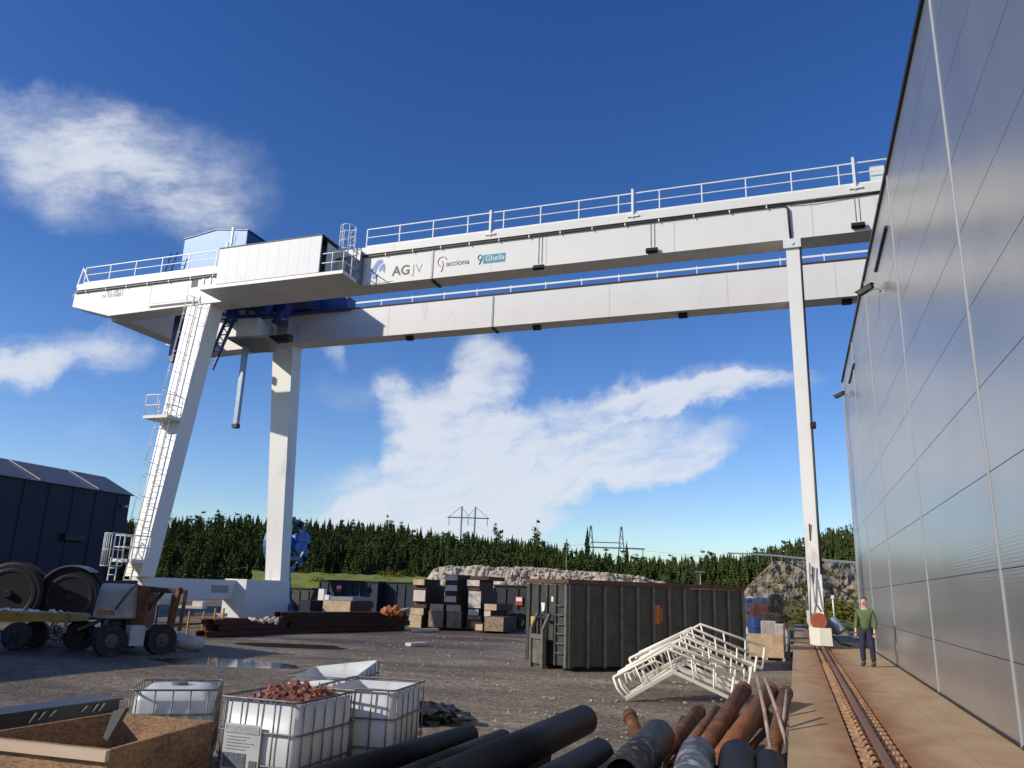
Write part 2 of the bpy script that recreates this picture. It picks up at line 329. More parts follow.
# ================================================================== GROUND
def ground_material():
    m = bpy.data.materials.new('dirt_yard'); m.use_nodes = True; nt = m.node_tree; L = nt.links.new
    p = nt.nodes['Principled BSDF']; tc = node(nt, 'ShaderNodeTexCoord')
    def nz(sc, st=(1,1,1), det=8, rg=.6, rot=0):
        mp = node(nt, 'ShaderNodeMapping'); mp.inputs['Scale'].default_value = st; mp.inputs['Rotation'].default_value = (0,0,rot)
        L(tc.outputs['Object'], mp.inputs[0]); n = node(nt, 'ShaderNodeTexNoise'); n.inputs['Scale'].default_value = sc
        n.inputs['Detail'].default_value = det; n.inputs['Roughness'].default_value = rg; L(mp.outputs[0], n.inputs['Vector']); return n.outputs['Fac']
    def ramp(f, stops):
        r = node(nt, 'ShaderNodeValToRGB'); e = r.color_ramp.elements
        while len(e) < len(stops): e.new(.5)
        for k, (pz, c) in enumerate(stops): e[k].position = pz; e[k].color = (*c, 1)
        L(f, r.inputs[0]); return r.outputs[0]
    def mix(f, a, b, mode='MIX'):
        x = node(nt, 'ShaderNodeMix', data_type='RGBA', blend_type=mode); 
        if isinstance(f, float): x.inputs[0].default_value = f
        else: L(f, x.inputs[0])
        L(a, x.inputs[6])
        if isinstance(b, tuple): x.inputs[7].default_value = (*b, 1)
        else: L(b, x.inputs[7])
        return x.outputs[2]
    base = ramp(nz(.55, (.55,1,1), 10, .72), [(.28, (.155,.12,.082)), (.5, (.31,.25,.178)), (.74, (.50,.415,.31))])
    fine = ramp(nz(4.5, det=12, rg=.8), [(.34, (.36,.35,.34)), (.5, (.95,.95,.95)), (.68, (1.75,1.72,1.66))])
    col = mix(1.0, base, fine, 'MULTIPLY')
    vo = node(nt, 'ShaderNodeTexVoronoi'); vo.inputs['Scale'].default_value = 11; L(tc.outputs['Object'], vo.inputs['Vector'])
    peb = ramp(vo.outputs['Distance'], [(.0, (1.35,1.33,1.28)), (.32, (1,1,1)), (.6, (.72,.72,.72))])
    col = mix(.6, col, mix(1.0, col, peb, 'MULTIPLY'))
    # damp, darker wheel tracks running across the yard
    tr = node(nt, 'ShaderNodeMapRange'); tr.inputs[1].default_value = .45; tr.inputs[2].default_value = .56
    L(nz(.42, (.16, 1, 1), 5, .5, R_(-24)), tr.inputs[0])
    wet = node(nt, 'ShaderNodeMapRange'); wet.inputs[1].default_value = .46; wet.inputs[2].default_value = .60; L(nz(.09, det=6), wet.inputs[0])
    sx = node(nt, 'ShaderNodeSeparateXYZ'); L(tc.outputs['Object'], sx.inputs[0])
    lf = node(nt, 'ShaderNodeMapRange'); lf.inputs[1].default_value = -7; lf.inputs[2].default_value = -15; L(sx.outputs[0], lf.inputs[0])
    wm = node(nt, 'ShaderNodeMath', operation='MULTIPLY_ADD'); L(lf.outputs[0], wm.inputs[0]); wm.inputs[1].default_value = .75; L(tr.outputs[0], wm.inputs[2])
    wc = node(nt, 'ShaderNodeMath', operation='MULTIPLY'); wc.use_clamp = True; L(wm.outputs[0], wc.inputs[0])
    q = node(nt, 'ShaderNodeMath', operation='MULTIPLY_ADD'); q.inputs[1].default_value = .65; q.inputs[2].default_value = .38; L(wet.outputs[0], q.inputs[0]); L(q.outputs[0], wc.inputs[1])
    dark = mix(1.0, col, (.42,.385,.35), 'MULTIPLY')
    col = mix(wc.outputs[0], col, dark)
    L(col, p.inputs['Base Color'])
    rg = node(nt, 'ShaderNodeMapRange'); rg.inputs[3].default_value = .92; rg.inputs[4].default_value = .55; L(wc.outputs[0], rg.inputs[0]); L(rg.outputs[0], p.inputs['Roughness'])
    b = node(nt, 'ShaderNodeBump'); b.inputs['Strength'].default_value = 1.0; b.inputs['Distance'].default_value = .16
    h = node(nt, 'ShaderNodeMath', operation='MULTIPLY_ADD'); h.inputs[1].default_value = -.22; L(vo.outputs['Distance'], h.inputs[0]); L(nz(3.2, det=12, rg=.74), h.inputs[2])
    L(h.outputs[0], b.inputs['Height']); L(b.outputs[0], p.inputs['Normal'])
    return m
PUD = [(gz(215,660), 2.3, .95), (gz(300,645), 2.3, 1.2)]
def gh(x, y):
    h = -.02 + .028*mnoise.noise(Vector((x*.22, y*.22, 3))) + .016*mnoise.noise(Vector((x*.9, y*.9, 1)))
    for (c, a, b) in PUD:
        d = math.hypot((x-c.x)/a, (y-c.y)/b)
        d += .45*mnoise.noise(Vector((x*.5, y*.8, 9)))
        if d < 1.6: h -= .09*min(1, max(0, 1-d/1.6))
    return min(h, 0)
xs = [-3000,-800,-300,-120,-70] + [-50+.6*k for k in range(93)] + [8,20,60,150,500,3000]
ys = [-3000,-500,-100,-30,-10] + [.6*k for k in range(92)] + [60,75,100,150,300,900,4000]
bm = bmesh.new(); grid = [[bm.verts.new((x, y, G + (gh(x, y) if -48 < x < 5 and -1 < y < 54 else -.02))) for x in xs] for y in ys]
for j in range(len(ys)-1):
    for i in range(len(xs)-1): bm.faces.new((grid[j][i], grid[j][i+1], grid[j+1][i+1], grid[j+1][i])).smooth = True
me = bpy.data.meshes.new('dirt_yard'); bm.to_mesh(me); bm.free(); me.materials.append(ground_material())
o = bpy.data.objects.new('dirt_yard', me); C.objects.link(o); struct(o)
M_water = mat('puddle_water', (.06,.052,.042), .06, 0, .2, 1.5, spec=.4)
for (c, a, b) in PUD:
    k = MB(); z = G - .055; n = 28
    k.face([(c.x+a*1.25*math.cos(t*2*math.pi/n), c.y+b*1.25*math.sin(t*2*math.pi/n), z) for t in range(n)])
    struct(k.build('puddle', M_water))
# loose stones
def stones(name, label, m, spots):
    k = MB()
    for (x, y, z, r, sd) in spots: k.rock((x, y, z+r*.2), r, (1, .8, .55), sd, 1, .75)
    return tag(k.build(name, m), label, 'gravel', kind='stuff')
rnd = random.Random(3); sp = []
for _ in range(2600):
    y = 9 + 30*rnd.random()**1.3; x = -.25 - rnd.random()*(4+.42*y)
    if mnoise.noise(Vector((x*.35, y*.35, 7))) < -.05 and rnd.random() < .75: continue
    sp.append((x, y, G-.02, .010 + .048*rnd.random()**3.0, rnd.random()*50))
stones('gravel', 'grey gravel scattered over the dirt yard between the skip and the pipes', M_stone, sp)

# ------------------------------------------------------------------ concrete bed of the crane rail
def conc_material():
    m = bpy.data.materials.new('stained_concrete'); m.use_nodes = True; nt = m.node_tree; L = nt.links.new
    p = nt.nodes['Principled BSDF']; tc = node(nt, 'ShaderNodeTexCoord'); sx = node(nt, 'ShaderNodeSeparateXYZ'); L(tc.outputs['Object'], sx.inputs[0])
    def nz(sc, st=(1,1,1), det=8, rg=.62):
        mp = node(nt, 'ShaderNodeMapping'); mp.inputs['Scale'].default_value = st; L(tc.outputs['Object'], mp.inputs[0])
        n = node(nt, 'ShaderNodeTexNoise'); n.inputs['Scale'].default_value = sc; n.inputs['Detail'].default_value = det; n.inputs['Roughness'].default_value = rg
        L(mp.outputs[0], n.inputs['Vector']); return n.outputs['Fac']
    r = node(nt, 'ShaderNodeValToRGB'); e = r.color_ramp.elements; e[0].position = .3; e[1].position = .72
    e[0].color = (.30,.195,.10,1); e[1].color = (.42,.29,.165,1); L(nz(1.3, (1,.6,1)), r.inputs[0])
    # rust washed out of the rail: strongest in a strip along it, broken up by noise
    d = node(nt, 'ShaderNodeMath', operation='SUBTRACT'); L(sx.outputs[0], d.inputs[0]); d.inputs[1].default_value = .8
    a = node(nt, 'ShaderNodeMath', operation='ABSOLUTE'); L(d.outputs[0], a.inputs[0])
    a2 = node(nt, 'ShaderNodeMath', operation='MULTIPLY_ADD'); L(nz(2.2, (1,.5,1)), a2.inputs[0]); a2.inputs[1].default_value = -1.3; L(a.outputs[0], a2.inputs[2])
    mr = node(nt, 'ShaderNodeMapRange'); mr.inputs[1].default_value = .1; mr.inputs[2].default_value = -.5; L(a2.outputs[0], mr.inputs[0])
    x = node(nt, 'ShaderNodeMix', data_type='RGBA'); L(mr.outputs[0], x.inputs[0]); L(r.outputs[0], x.inputs[6]); x.inputs[7].default_value = (.24,.105,.04,1)
    # dark speckle and stains
    s = node(nt, 'ShaderNodeMapRange'); s.inputs[1].default_value = .62; s.inputs[2].default_value = .74; L(nz(3.5), s.inputs[0])
    sm = node(nt, 'ShaderNodeMath', operation='MULTIPLY'); sm.inputs[1].default_value = .25; L(s.outputs[0], sm.inputs[0])
    y = node(nt, 'ShaderNodeMix', data_type='RGBA'); L(sm.outputs[0], y.inputs[0]); L(x.outputs[2], y.inputs[6]); y.inputs[7].default_value = (.13,.10,.075,1)
    L(y.outputs[2], p.inputs['Base Color']); p.inputs['Roughness'].default_value = .9
    b = node(nt, 'ShaderNodeBump'); b.inputs['Strength'].default_value = .35; b.inputs['Distance'].default_value = .02; L(nz(16, det=10, rg=.7), b.inputs['Height']); L(b.outputs[0], p.inputs['Normal'])
    return m
M_conc = conc_material()
YB0, YB1 = -8, 60
k = MB()
seg = [(-8,3.0),(3.0,8.2),(8.2,13.4),(13.4,18.6),(18.6,23.8),(23.8,29.0),(29.0,34.2),(34.2,44),(44,60)]
for (y0, y1) in seg:
    k.box((-.18, y0+.008, G-.1), (.535, y1-.008, 0)); k.box((1.075, y0+.008, G-.1), (1.78, y1-.008, -.003)); k.box((.535, y0, G-.1), (1.075, y1, -.075))
for (y0, y1) in [(-8,6.1),(6.1,14.2),(14.2,22.4),(22.4,31),(31,60)]: k.box((1.795, y0+.01, G-.1), (2.46, y1-.01, .006))
struct(k.build('concrete_track_bed', M_conc))
t = thing('crane_rail', 'rusty steel crane rail bolted in a groove of the concrete track bed', 'rail', (.8,0,-.075))
k = MB(); k.box((.55,YB0,-.074), (1.06,YB1,-.055)); k.build('base_plate', M_rustbed, t)
k = MB(); k.box((.70,YB0,-.054), (.90,YB1,-.035)); k.box((.775,YB0,-.034), (.825,YB1,.03)); k.build('rail_web', M_rust, t)
k = MB(); k.obox((.8,(YB0+YB1)/2,.052), (.095,YB1-YB0,.045), (0,0,0), .01, 1); k.build('rail_head', M_railhead, t)
def clip_mb(x, y, s):
    k = MB(); k.obox((x-s*-.02, y, -.03), (.13,.17,.045), (0, s*.12, 0), .008, 1); k.obox((x-s*.045, y, .0), (.06,.08,.035), (0, s*.35, 0), .006, 1); k.tube([(x,y,-.02),(x,y,.03)], .02, 6); return k
for s, x in ((-1,.655),(1,.945)):
    for q in range(48): clip_mb(x, 7.2+q*.36, s).build('rail_clip', M_clip, t)
k = MB()
for s, x in ((-1,.655),(1,.945)):
    for q in range(60):
        y = 24.48+q*.36; k.obox((x, y, -.03), (.085,.10,.05), (0,0,0)); 
far = k.build('rail_clip', M_clip, t); far['kind'] = 'stuff'

# ================================================================== GREY METAL HALL ON THE RIGHT
def cladding():
    m = bpy.data.materials.new('grey_metal_cladding'); m.use_nodes = True; nt = m.node_tree; L = nt.links.new
    p = nt.nodes['Principled BSDF']; tc = node(nt, 'ShaderNodeTexCoord'); sx = node(nt, 'ShaderNodeSeparateXYZ'); L(tc.outputs['Object'], sx.inputs[0])
    n = node(nt, 'ShaderNodeTexNoise'); n.inputs['Scale'].default_value = .7; n.inputs['Detail'].default_value = 6; L(tc.outputs['Object'], n.inputs['Vector'])
    r = node(nt, 'ShaderNodeValToRGB'); e = r.color_ramp.elements; e[0].color = (.36,.36,.355,1); e[1].color = (.42,.42,.412,1); e[0].position = .3; e[1].position = .7; L(n.outputs['Fac'], r.inputs[0])
    L(r.outputs[0], p.inputs['Base Color']); p.inputs['Metallic'].default_value = .62; p.inputs['Roughness'].default_value = .25
    mm = node(nt, 'ShaderNodeMath', operation='MULTIPLY'); mm.inputs[1].default_value = 2*math.pi/.094; L(sx.outputs[2], mm.inputs[0])
    sn = node(nt, 'ShaderNodeMath', operation='SINE'); L(mm.outputs[0], sn.inputs[0])
    pw = node(nt, 'ShaderNodeMath', operation='POWER'); ab = node(nt, 'ShaderNodeMath', operation='ABSOLUTE'); L(sn.outputs[0], ab.inputs[0]); L(ab.outputs[0], pw.inputs[0]); pw.inputs[1].default_value = 6
    n2 = node(nt, 'ShaderNodeTexNoise'); n2.inputs['Scale'].default_value = .4; n2.inputs['Detail'].default_value = 1; L(tc.outputs['Object'], n2.inputs['Vector'])
    b0 = node(nt, 'ShaderNodeBump'); b0.inputs['Strength'].default_value = .10; b0.inputs['Distance'].default_value = .02; L(n2.outputs['Fac'], b0.inputs['Height'])
    b = node(nt, 'ShaderNodeBump'); b.inputs['Strength'].default_value = .09; b.inputs['Distance'].default_value = .004; L(pw.outputs[0], b.inputs['Height']); L(b0.outputs[0], b.inputs['Normal'])
    L(b.outputs[0], p.inputs['Normal']); return m
M_clad = cladding()
HX, HT, HY0, HY1 = 2.48, 11.05, -14.0, 36.3
hall = thing('metal_hall', 'tall grey metal clad hall with pale vertical seams beside the crane rail', 'building', (HX,0,0))
joints = [0, 1.0, 2.11, 3.35, 4.48, 5.62, 6.75, 7.88, 9.0, 10.1, HT]
sy = [HY0, -6.9, -.7, 5.5, 11.68, 17.72, 24.2, 30.3, HY1]
k = MB()
for a, b in zip(joints, joints[1:]):
    for c, d in zip(sy, sy[1:]): k.box((HX, c+.004, a+.006), (HX+.12, d-.004, b-.006))
k.build('wall_panel', M_clad, hall)
k = MB(); k.box((HX+.03, HY0+.05, .0), (HX+26, HY1-.03, HT-.04)); k.build('wall_core', M_dark, hall)
for y in sy[1:-1]:
    k = MB(); k.obox((HX-.004, y, HT/2), (.02,.075,HT-.02), (0,0,0), .006, 1); k.build('seam_strip', M_seam, hall)
k = MB(); k.box((HX-.03, HY1-.06, .01), (HX+.14, HY1+.02, HT)); k.build('corner_trim', M_seam, hall)
k = MB(); k.box((HX-.05, HY0, HT+.003), (HX+.3, HY1+.05, HT+.10)); k.build('roof_edge', M_tar, hall)
k = MB(); k.box((HX-.012, HY0, .008), (HX+.01, HY1, .05)); k.build('base_flashing', M_tar, hall)
k = MB(); p0 = gy(887,227,23.0); k.tube([(HX-.03,18.4,10.1),(HX-.03,21.1,10.1)], .035, 8); k.build('conduit', M_tar, hall)
k = MB(); k.tube([(HX-.03,29.6,10.0),(HX-.03,32.4,10.0)], .03, 8); k.build('conduit', M_tar, hall)
def secam(name, y, z, label):
    t = thing(name, label, 'camera', (HX,y,z))
    k = MB(); k.box((HX-.03,y-.07,z-.07),(HX-.004,y+.07,z+.07)); k.tube([(HX-.03,y,z),(HX-.22,y+.05,z+.02),(HX-.30,y+.12,z+.02)], .022, 8); k.build('bracket', M_seam, t)
    d = Vector((-.75,.65,-.22)).normalized(); c = Vector((HX-.30,y+.12,z+.06))
    k = MB(); k.bar(c-d*.16, c+d*.26, .13, .13); k.build('housing', M_dark, t)
    k = MB(); k.bar(c+d*.263, c+d*.275, .10, .10); k.build('lens', M_glass, t)
    k = MB(); k.bar(c-d*.18+Vector((0,0,.072)), c+d*.34+Vector((0,0,.072)), .15, .012); k.build('sun_hood', M_dark, t)
secam('security_camera', 20.6, 9.42, 'grey security camera on a bracket high on the hall wall below the crane girder')
secam('security_camera', 33.3, 9.75, 'smaller looking grey security camera near the far corner of the hall wall')

# ================================================================== GANTRY CRANE
crane = thing('gantry_crane', 'huge white double girder gantry crane spanning the yard on leaning box legs', 'crane', (-14.5,37.5,0))
XL, XR = -41.3, 4.75
def girder(y0, y1, near):
    zb, zt = 17.0, (18.66 if near else 19.02)
    k = MB()
    poly = [(XL,zb+.75),(-38.2,zb-.12),(-30.9,zb),(XR,zb),(XR,zt),(XL,zt)]
    k.prism([(x,y0,z) for x, z in poly], (0,y1-y0,0))
    for x in ([-20.95,-17.3,-14.6] if near else [-14.2]): pass
    g = k.build('girder', M_white, crane)
    k = MB(); k.box((XL-.02,y0-.05,zt+.003), (XR,y1+.05,zt+.08))
    if near:
        k = MB(); k.box((XL+.3,y0-.16,zt+.07),(XR,y1+.02,zt+.48))
    k.build('walkway_beam', M_white if near else M_rustred, g)
    k = MB()
    if near:
        k.box((XL+.1,y0-.10,zt-.05),(0.45,y0-.012,zt+.045)); 
        k.build('festoon_rail', M_tar, g)
        k = MB(); x = XL+1
        while x < .3: k.box((x,y0-.13,zt-.10),(x+.05,y0-.104,zt+.06)); x += 1.6
        k.build('festoon_hanger', M_rail, g)
    for x in ([-16.75] if near else [-16.4]):
        k = MB(); k.box((x-.05,y0-.035,zb+.04),(x+.05,y0-.004,zt-.06)); k.build('splice_strip', M_grey, g)
    for x in ([-16.75] if near else [-16.4]):
        k = MB(); k.box((x-.07,y0+.1,zb-.09),(x+.07,y1-.1,zb-.004)); k.build('splice_flange', M_dark, g)
    for x in ([-35.2,-10.6,-4.4,1.6] if near else [-23.5,-9.2,-2.6,2.9]):
        k = MB(); k.box((x-.012,y0-.006,zb+.02),(x+.012,y0-.0005,zt-.06)); k.build('weld_seam', M_weld, g)
    # railing: rails are one mesh each, the posts another per bay group
    zr = zt+.48 if near else zt+.083; top_ = 1.08 if near else .78
    yr = y0-.08 if near else y1-.1
    spans = [(XL+.7,-30.6),(-20.7,XR)] if near else [(XL+.7,XR)]
    for a, b in spans:
        k = MB(); k.bar((a,yr,zr+top_),(b,yr,zr+top_),.05,.05 if near else .11); k.bar((a,yr,zr+.55*top_),(b,yr,zr+.55*top_),.035,.035 if near else .02); k.bar((a,yr,zr+.06),(b,yr,zr+.06),.02,.12)
        k.build('handrail', M_rail, g)
        n = max(2, round((b-a)/(1.95 if near else 2.3)))
        for i in range(n+1):
            x = a+(b-a)*i/n; k = MB(); k.bar((x,yr+.002,zr),(x,yr+.002,zr+top_+(-.02 if near else .12)),.05,.045,(0,1,0)); k.build('railing_post', M_rail, g)
        if not near:
            for i in range(n):
                x = a+(b-a)*(i+.5)/n
    return g
g1 = girder(33.6, 34.8, True)
g2 = girder(41.45, 42.6, False)
k = MB(); k.box((-39.3,34.82,17.05),(-38.22,41.43,18.6)); k.build('end_tie_beam', M_white, crane)
# end stop and braces on the near girder
k = MB(); k.bar((XL+.15,33.55,19.0),(XL+.45,33.55,20.25),.07,.07); k.bar((XL+.45,33.55,20.25),(XL+1.1,33.55,19.2),.07,.07); k.bar((XL+.45,33.5,20.24),(XL+.45,34.8,20.24),.06,.06); k.build('end_brace', M_rail, g1)
k = MB(); k.box((XL-.22,33.75,18.35),(XL-.004,34.1,18.85)); k.tube([(XL-.12,33.6,18.5),(XL-.12,33.75,18.5)], .1, 10); k.build('end_bumper', M_navyframe, g1)
# big vertical lamp posts of the walkway and the flood lights under them
for x, h in ((-29.9,1.7),(-13.55,1.4),(-6.3,1.5),(3.4,1.55)):
    k = MB(); k.bar((x,33.43,18.9),(x,33.43,18.9+h),.10,.09,(0,1,0)); k.bar((x-.25,33.40,18.98),(x+.3,33.40,18.98),.05,.08); k.build('lamp_post', M_rail, g1)
def flood(x, y, z, par, cable=True):
    k = MB(); k.obox((x,y-.12,z), (.55,.2,.22), (R_(-30),0,0), .02, 1); f = k.build('floodlight', M_tar, par)
    k = MB(); k.bar((x-.2,y-.06,z+.16),(x+.2,y-.06,z+.16),.05,.05); k.build('bracket', M_rail, f)
    if cable:
        k = MB(); k.tube([(x-.05,y-.02,z+.15),(x-.05,y-.02,18.55)], .012, 5); k.tube([(x+.12,y-.02,z+.15),(x+.12,y-.02,18.55)], .012, 5); k.build('cable', M_grey, f)
for px, py in ((539,268),(652,251),(858,226)):
    p = gy(px,py,33.55); flood(p.x, 33.6, p.z, g1)
for px, py in ((410,340),(537,328),(683,316),(847,305)):
    p = gy(px,py-2,41.9); k = MB(); k.obox((p.x,41.9,16.86),(.5,.3,.2),(R_(-20),0,0),.02,1); k.build('floodlight', M_tar, g2)
# drop cable at the right leg
k = MB(); k.tube([(.5,33.55,18.62),(.62,33.52,18.4),(.66,33.54,17.0)], .05, 8); k.tube([(.66,33.54,18.62),(1.6,33.52,18.58),(XR,33.52,18.72)], .02, 6); k.build('drop_cable', M_tar, g1)
k = MB(); p = gy(877,171,33.6); k.box((p.x-.25,33.7,19.3),(p.x+.3,34.1,20.1)); k.build('junction_box', M_whitebox, g1)

# lettering and logos on the near girder (front face y = 33.6)
def fpt(px, py): p = gy(px, py, 33.594); return p
p = fpt(389,277); sg = MB()
text('AG', .74, fpt(392,275.8), (1,0,0), (0,0,1), M_letter, 'lettering', g1, .004, .012)
p = fpt(411.8,273.3); text('JV', .72, p, (1,0,0), (0,0,1), M_lettert, 'lettering', g1, .003, -.012)
c = fpt(377.5,268.5); k = MB()
def bladepoly(pts): k.prism([(c.x+a*.82, 33.594, c.z+b*.82) for a, b in pts], (0,.004,0))
bladepoly([(-.50,-.55),(-.42,.05),(-.05,.55),(.25,.62),(.42,.40),(.20,.28),(.02,.05),(-.10,-.32)])
bladepoly([(.46,.32),(.58,.05),(.55,-.42),(.36,-.12),(.16,-.30),(.10,-.02),(.26,.2)])
bladepoly([(-.42,-.62),(-.1,-.42),(.06,-.38),(.05,-.62),(-.16,-.72)])
k.build('logo_mark', M_logoblue, g1)
k = MB(); q = fpt(364,277)
for (a, b), (d, e) in (((0,-.25),(.0,.75)),((.04,.75),(1.0,-.45)),((.1,-.5),(1.75,-.42))): k.bar((q.x+a,33.592,q.z+b),(q.x+d,33.592,q.z+e),.004,.03,(0,1,0))
k.build('logo_line', M_lettert, g1)
p = fpt(446,266.3); text('acciona', .43, p, (1,0,0), (0,0,1), M_letter, 'lettering', g1, .004, .002)
k = MB(); q = fpt(442.5,264.5)
pts = [(q.x+.25*math.cos(a)-.02, 33.59, q.z+.16+.27*math.sin(a)) for a in [R_(20+d) for d in range(0, 250, 18)]]
k.tube(pts, .02, 5); k.tube([(q.x-.02,33.59,q.z+.2),(q.x+.05,33.59,q.z-.05),(q.x-.05,33.59,q.z-.42)], .02, 5); k.build('logo_ring', M_logored, g1)
a, b = fpt(483,263.8), fpt(505.5,252.6); k = MB(); zt_ = b.z; k.box((a.x,33.588,a.z),(b.x,33.596,zt_)); sgn = k.build('name_panel', M_teal, g1)
text('Ghella', .40, (a.x+.12,33.584,a.z+.13), (1,0,0), (0,0,1), M_signw, 'lettering', g1, .003, .003)
q = fpt(480,259); k = MB(); k.tube([(q.x+.11*math.cos(t*.5), 33.59, q.z+.08+.14*math.sin(t*.5)) for t in range(13)], .028, 5); k.tube([(q.x+.11,33.59,q.z+.05),(q.x-.03,33.59,q.z-.3)], .028, 5); k.build('logo_mark', M_teal, g1)
p = fpt(107,293.5); text('LT 38/15', .36, p, (1,0,0), (0,0,1), M_lettert, 'lettering', g1, .003, 0)
p = fpt(102,298.3); text('N 5016881', .36, p, (1,0,0), (0,0,1), M_lettert, 'lettering', g1, .003, 0)
# builder's plate (blurred in the photograph): plain grey panel
a, b = fpt(152,302), fpt(189,281); k = MB(); k.box((a.x,33.585,17.35),(b.x,33.597,18.35)); k.build('name_panel', M_grey, g1)
k = MB(); k.box((a.x-.1,33.585,17.08),(b.x+.9,33.597,17.22)); k.build('name_panel', M_dark, g1)
a = fpt(195,283); k = MB(); k.box((a.x-.25,33.585,a.z-.25),(a.x+.2,33.597,a.z+.2)); k.build('vent', M_dark, g1)
for px in (204,211):
    a = fpt(px,279); k = MB(); k.box((a.x-.06,33.56,a.z-.3),(a.x+.06,33.597,a.z+.2)); k.build('bracket', M_grey, g1)

# legs
def leg(b, t, y): 
    k = MB(); k.hexa(b, t); return k.build('leg', M_white, crane)
lg = leg([(-30.75,30.55,1.71),(-29.85,30.55,1.71),(-29.85,31.55,1.71),(-30.75,31.55,1.71)], [(-32.35,33.66,16.99),(-30.72,33.66,16.99),(-30.72,34.75,16.99),(-32.35,34.75,16.99)], 0)
leg([(-30.65,41.4,1.77),(-29.55,41.4,1.77),(-29.55,42.3,1.77),(-30.65,42.3,1.77)], [(-32.15,41.5,16.99),(-30.6,41.5,16.99),(-30.6,42.55,16.99),(-32.15,42.55,16.99)], 0)
rl = leg([(.45,32.0,1.2),(.95,32.0,1.2),(.95,32.7,1.2),(.45,32.7,1.2)], [(.44,33.66,16.99),(1.02,33.66,16.99),(1.02,34.6,16.99),(.44,34.6,16.99)], 0)
leg([(.66,41.2,1.2),(1.10,41.2,1.2),(1.10,41.9,1.2),(.66,41.9,1.2)], [(.54,41.5,16.99),(1.12,41.5,16.99),(1.12,42.5,16.99),(.54,42.5,16.99)], 0)
k = MB(); k.tube([(1.03,33.58,16.9),(.96,32.4,5.2),(.95,32.0,2.6)], .045, 8); k.build('cable', M_tar, rl)
k = MB(); k.box((.33,33.5,16.55),(1.06,33.64,16.97)); k.tube([(.7,33.46,16.75),(.7,33.5,16.75)], .08, 10); k.build('head_plate', M_whitebox, rl)
for zz in (4.2, 2.6):
    yy = 32.0 + (zz-1.2)/15.8*1.66; k = MB(); k.box((.62,yy-.05,zz-.35),(.66,yy-.008,zz+.3)); k.build('hose_clip', M_tar, rl)
k = MB(); k.tube([(.56,31.95,3.0),(.50,31.85,1.8),(.48,31.9,1.0)], .03, 6); k.tube([(.60,31.96,2.6),(.66,31.8,1.6),(.86,31.88,1.25)], .03, 6); k.build('hose', M_grey, rl)
k = MB(); k.obox((1.02,32.35,8.35),(.22,.3,.25),(0,0,0),.03,1); k.build('lamp', M_tar, rl)
# left bottom carriage
lc = MB(); lc.box((-31.1,31.2,.66),(-30.25,38.4,1.70)); lc = lc.build('end_carriage', M_whitebox, crane)
k = MB(); k.obox((-30.27,40.3,.70),(1.55,4.2,2.14),(0,0,0),.02,1); k.build('bogie_box', M_whitebox, lc)
k = MB(); k.box((-30.245,36.2,1.0),(-30.238,37.6,1.4)); k.build('vent', M_grey, lc)
k = MB(); k.obox((-30.6,31.9,.1),(.8,1.3,1.1),(0,0,0),.05,1); k.build('bogie_box', M_whitebox, lc)
for y in (31.0,31.8,39.0,41.5):
    k = MB(); k.tube([(-30.4,y,-.22),(-30.1,y,-.22)], .36, 18); k.build('wheel', M_dark, lc)
# left rail under it
tag(MB().box((-30.3,10,G-.02),(-30.2,58,-.575)).build('crane_rail', M_rust), 'far rusty crane rail lying on the ground under the left crane leg', 'rail')
# right bottom carriage with buffer, plate and motor
rc = MB().box((.45,31.9,.62),(.94,42.6,1.19)).build('end_carriage', M_white, crane)
k = MB(); k.hexa([(.40,31.55,.09),(.74,31.50,.09),(1.16,31.58,.09),(1.16,31.75,.09),(.40,31.75,.09)], [(.38,31.55,.72),(.74,31.50,.70),(1.14,31.58,.70),(1.14,31.75,.70),(.38,31.75,.72)]); k.build('rail_sweep_plate', M_ivory, rc)
k = MB(); k.lathe((.74,31.9,.93),(.74,31.4,.93),[(0,0),(0,.30),(.30,.30),(.34,.27),(.34,0)],20); k.build('buffer', mat('red_buffer_rubber', (.30,.075,.03), .7, 0, .25, 6), rc)
k = MB(); k.obox((1.25,32.6,.75),(.45,.7,.55),(0,.2,0),.08,2); k.lathe((1.2,32.3,1.0),(1.55,32.1,.5),[(0,.0),(0,.2),(.55,.2),(.6,0)],12); k.build('travel_motor', M_greypole, rc)
k = MB(); k.tube([(1.3,32.2,1.0),(1.28,32.15,1.75)], .03, 6); k.obox((1.28,32.15,1.8),(.1,.1,.12)); k.build('sensor_mast', M_whitebox, rc)
k = MB(); k.tube([(1.1,32.1,.5),(1.45,32.0,.16),(1.8,32.3,.1)], .035, 6); k.build('hose', M_tar, rc)
for y in (32.4,33.4,41.4,42.2):
    k = MB(); k.tube([(.72,y,.40),(.88,y,.40)], .32, 18); k.build('wheel', M_dark, rc)

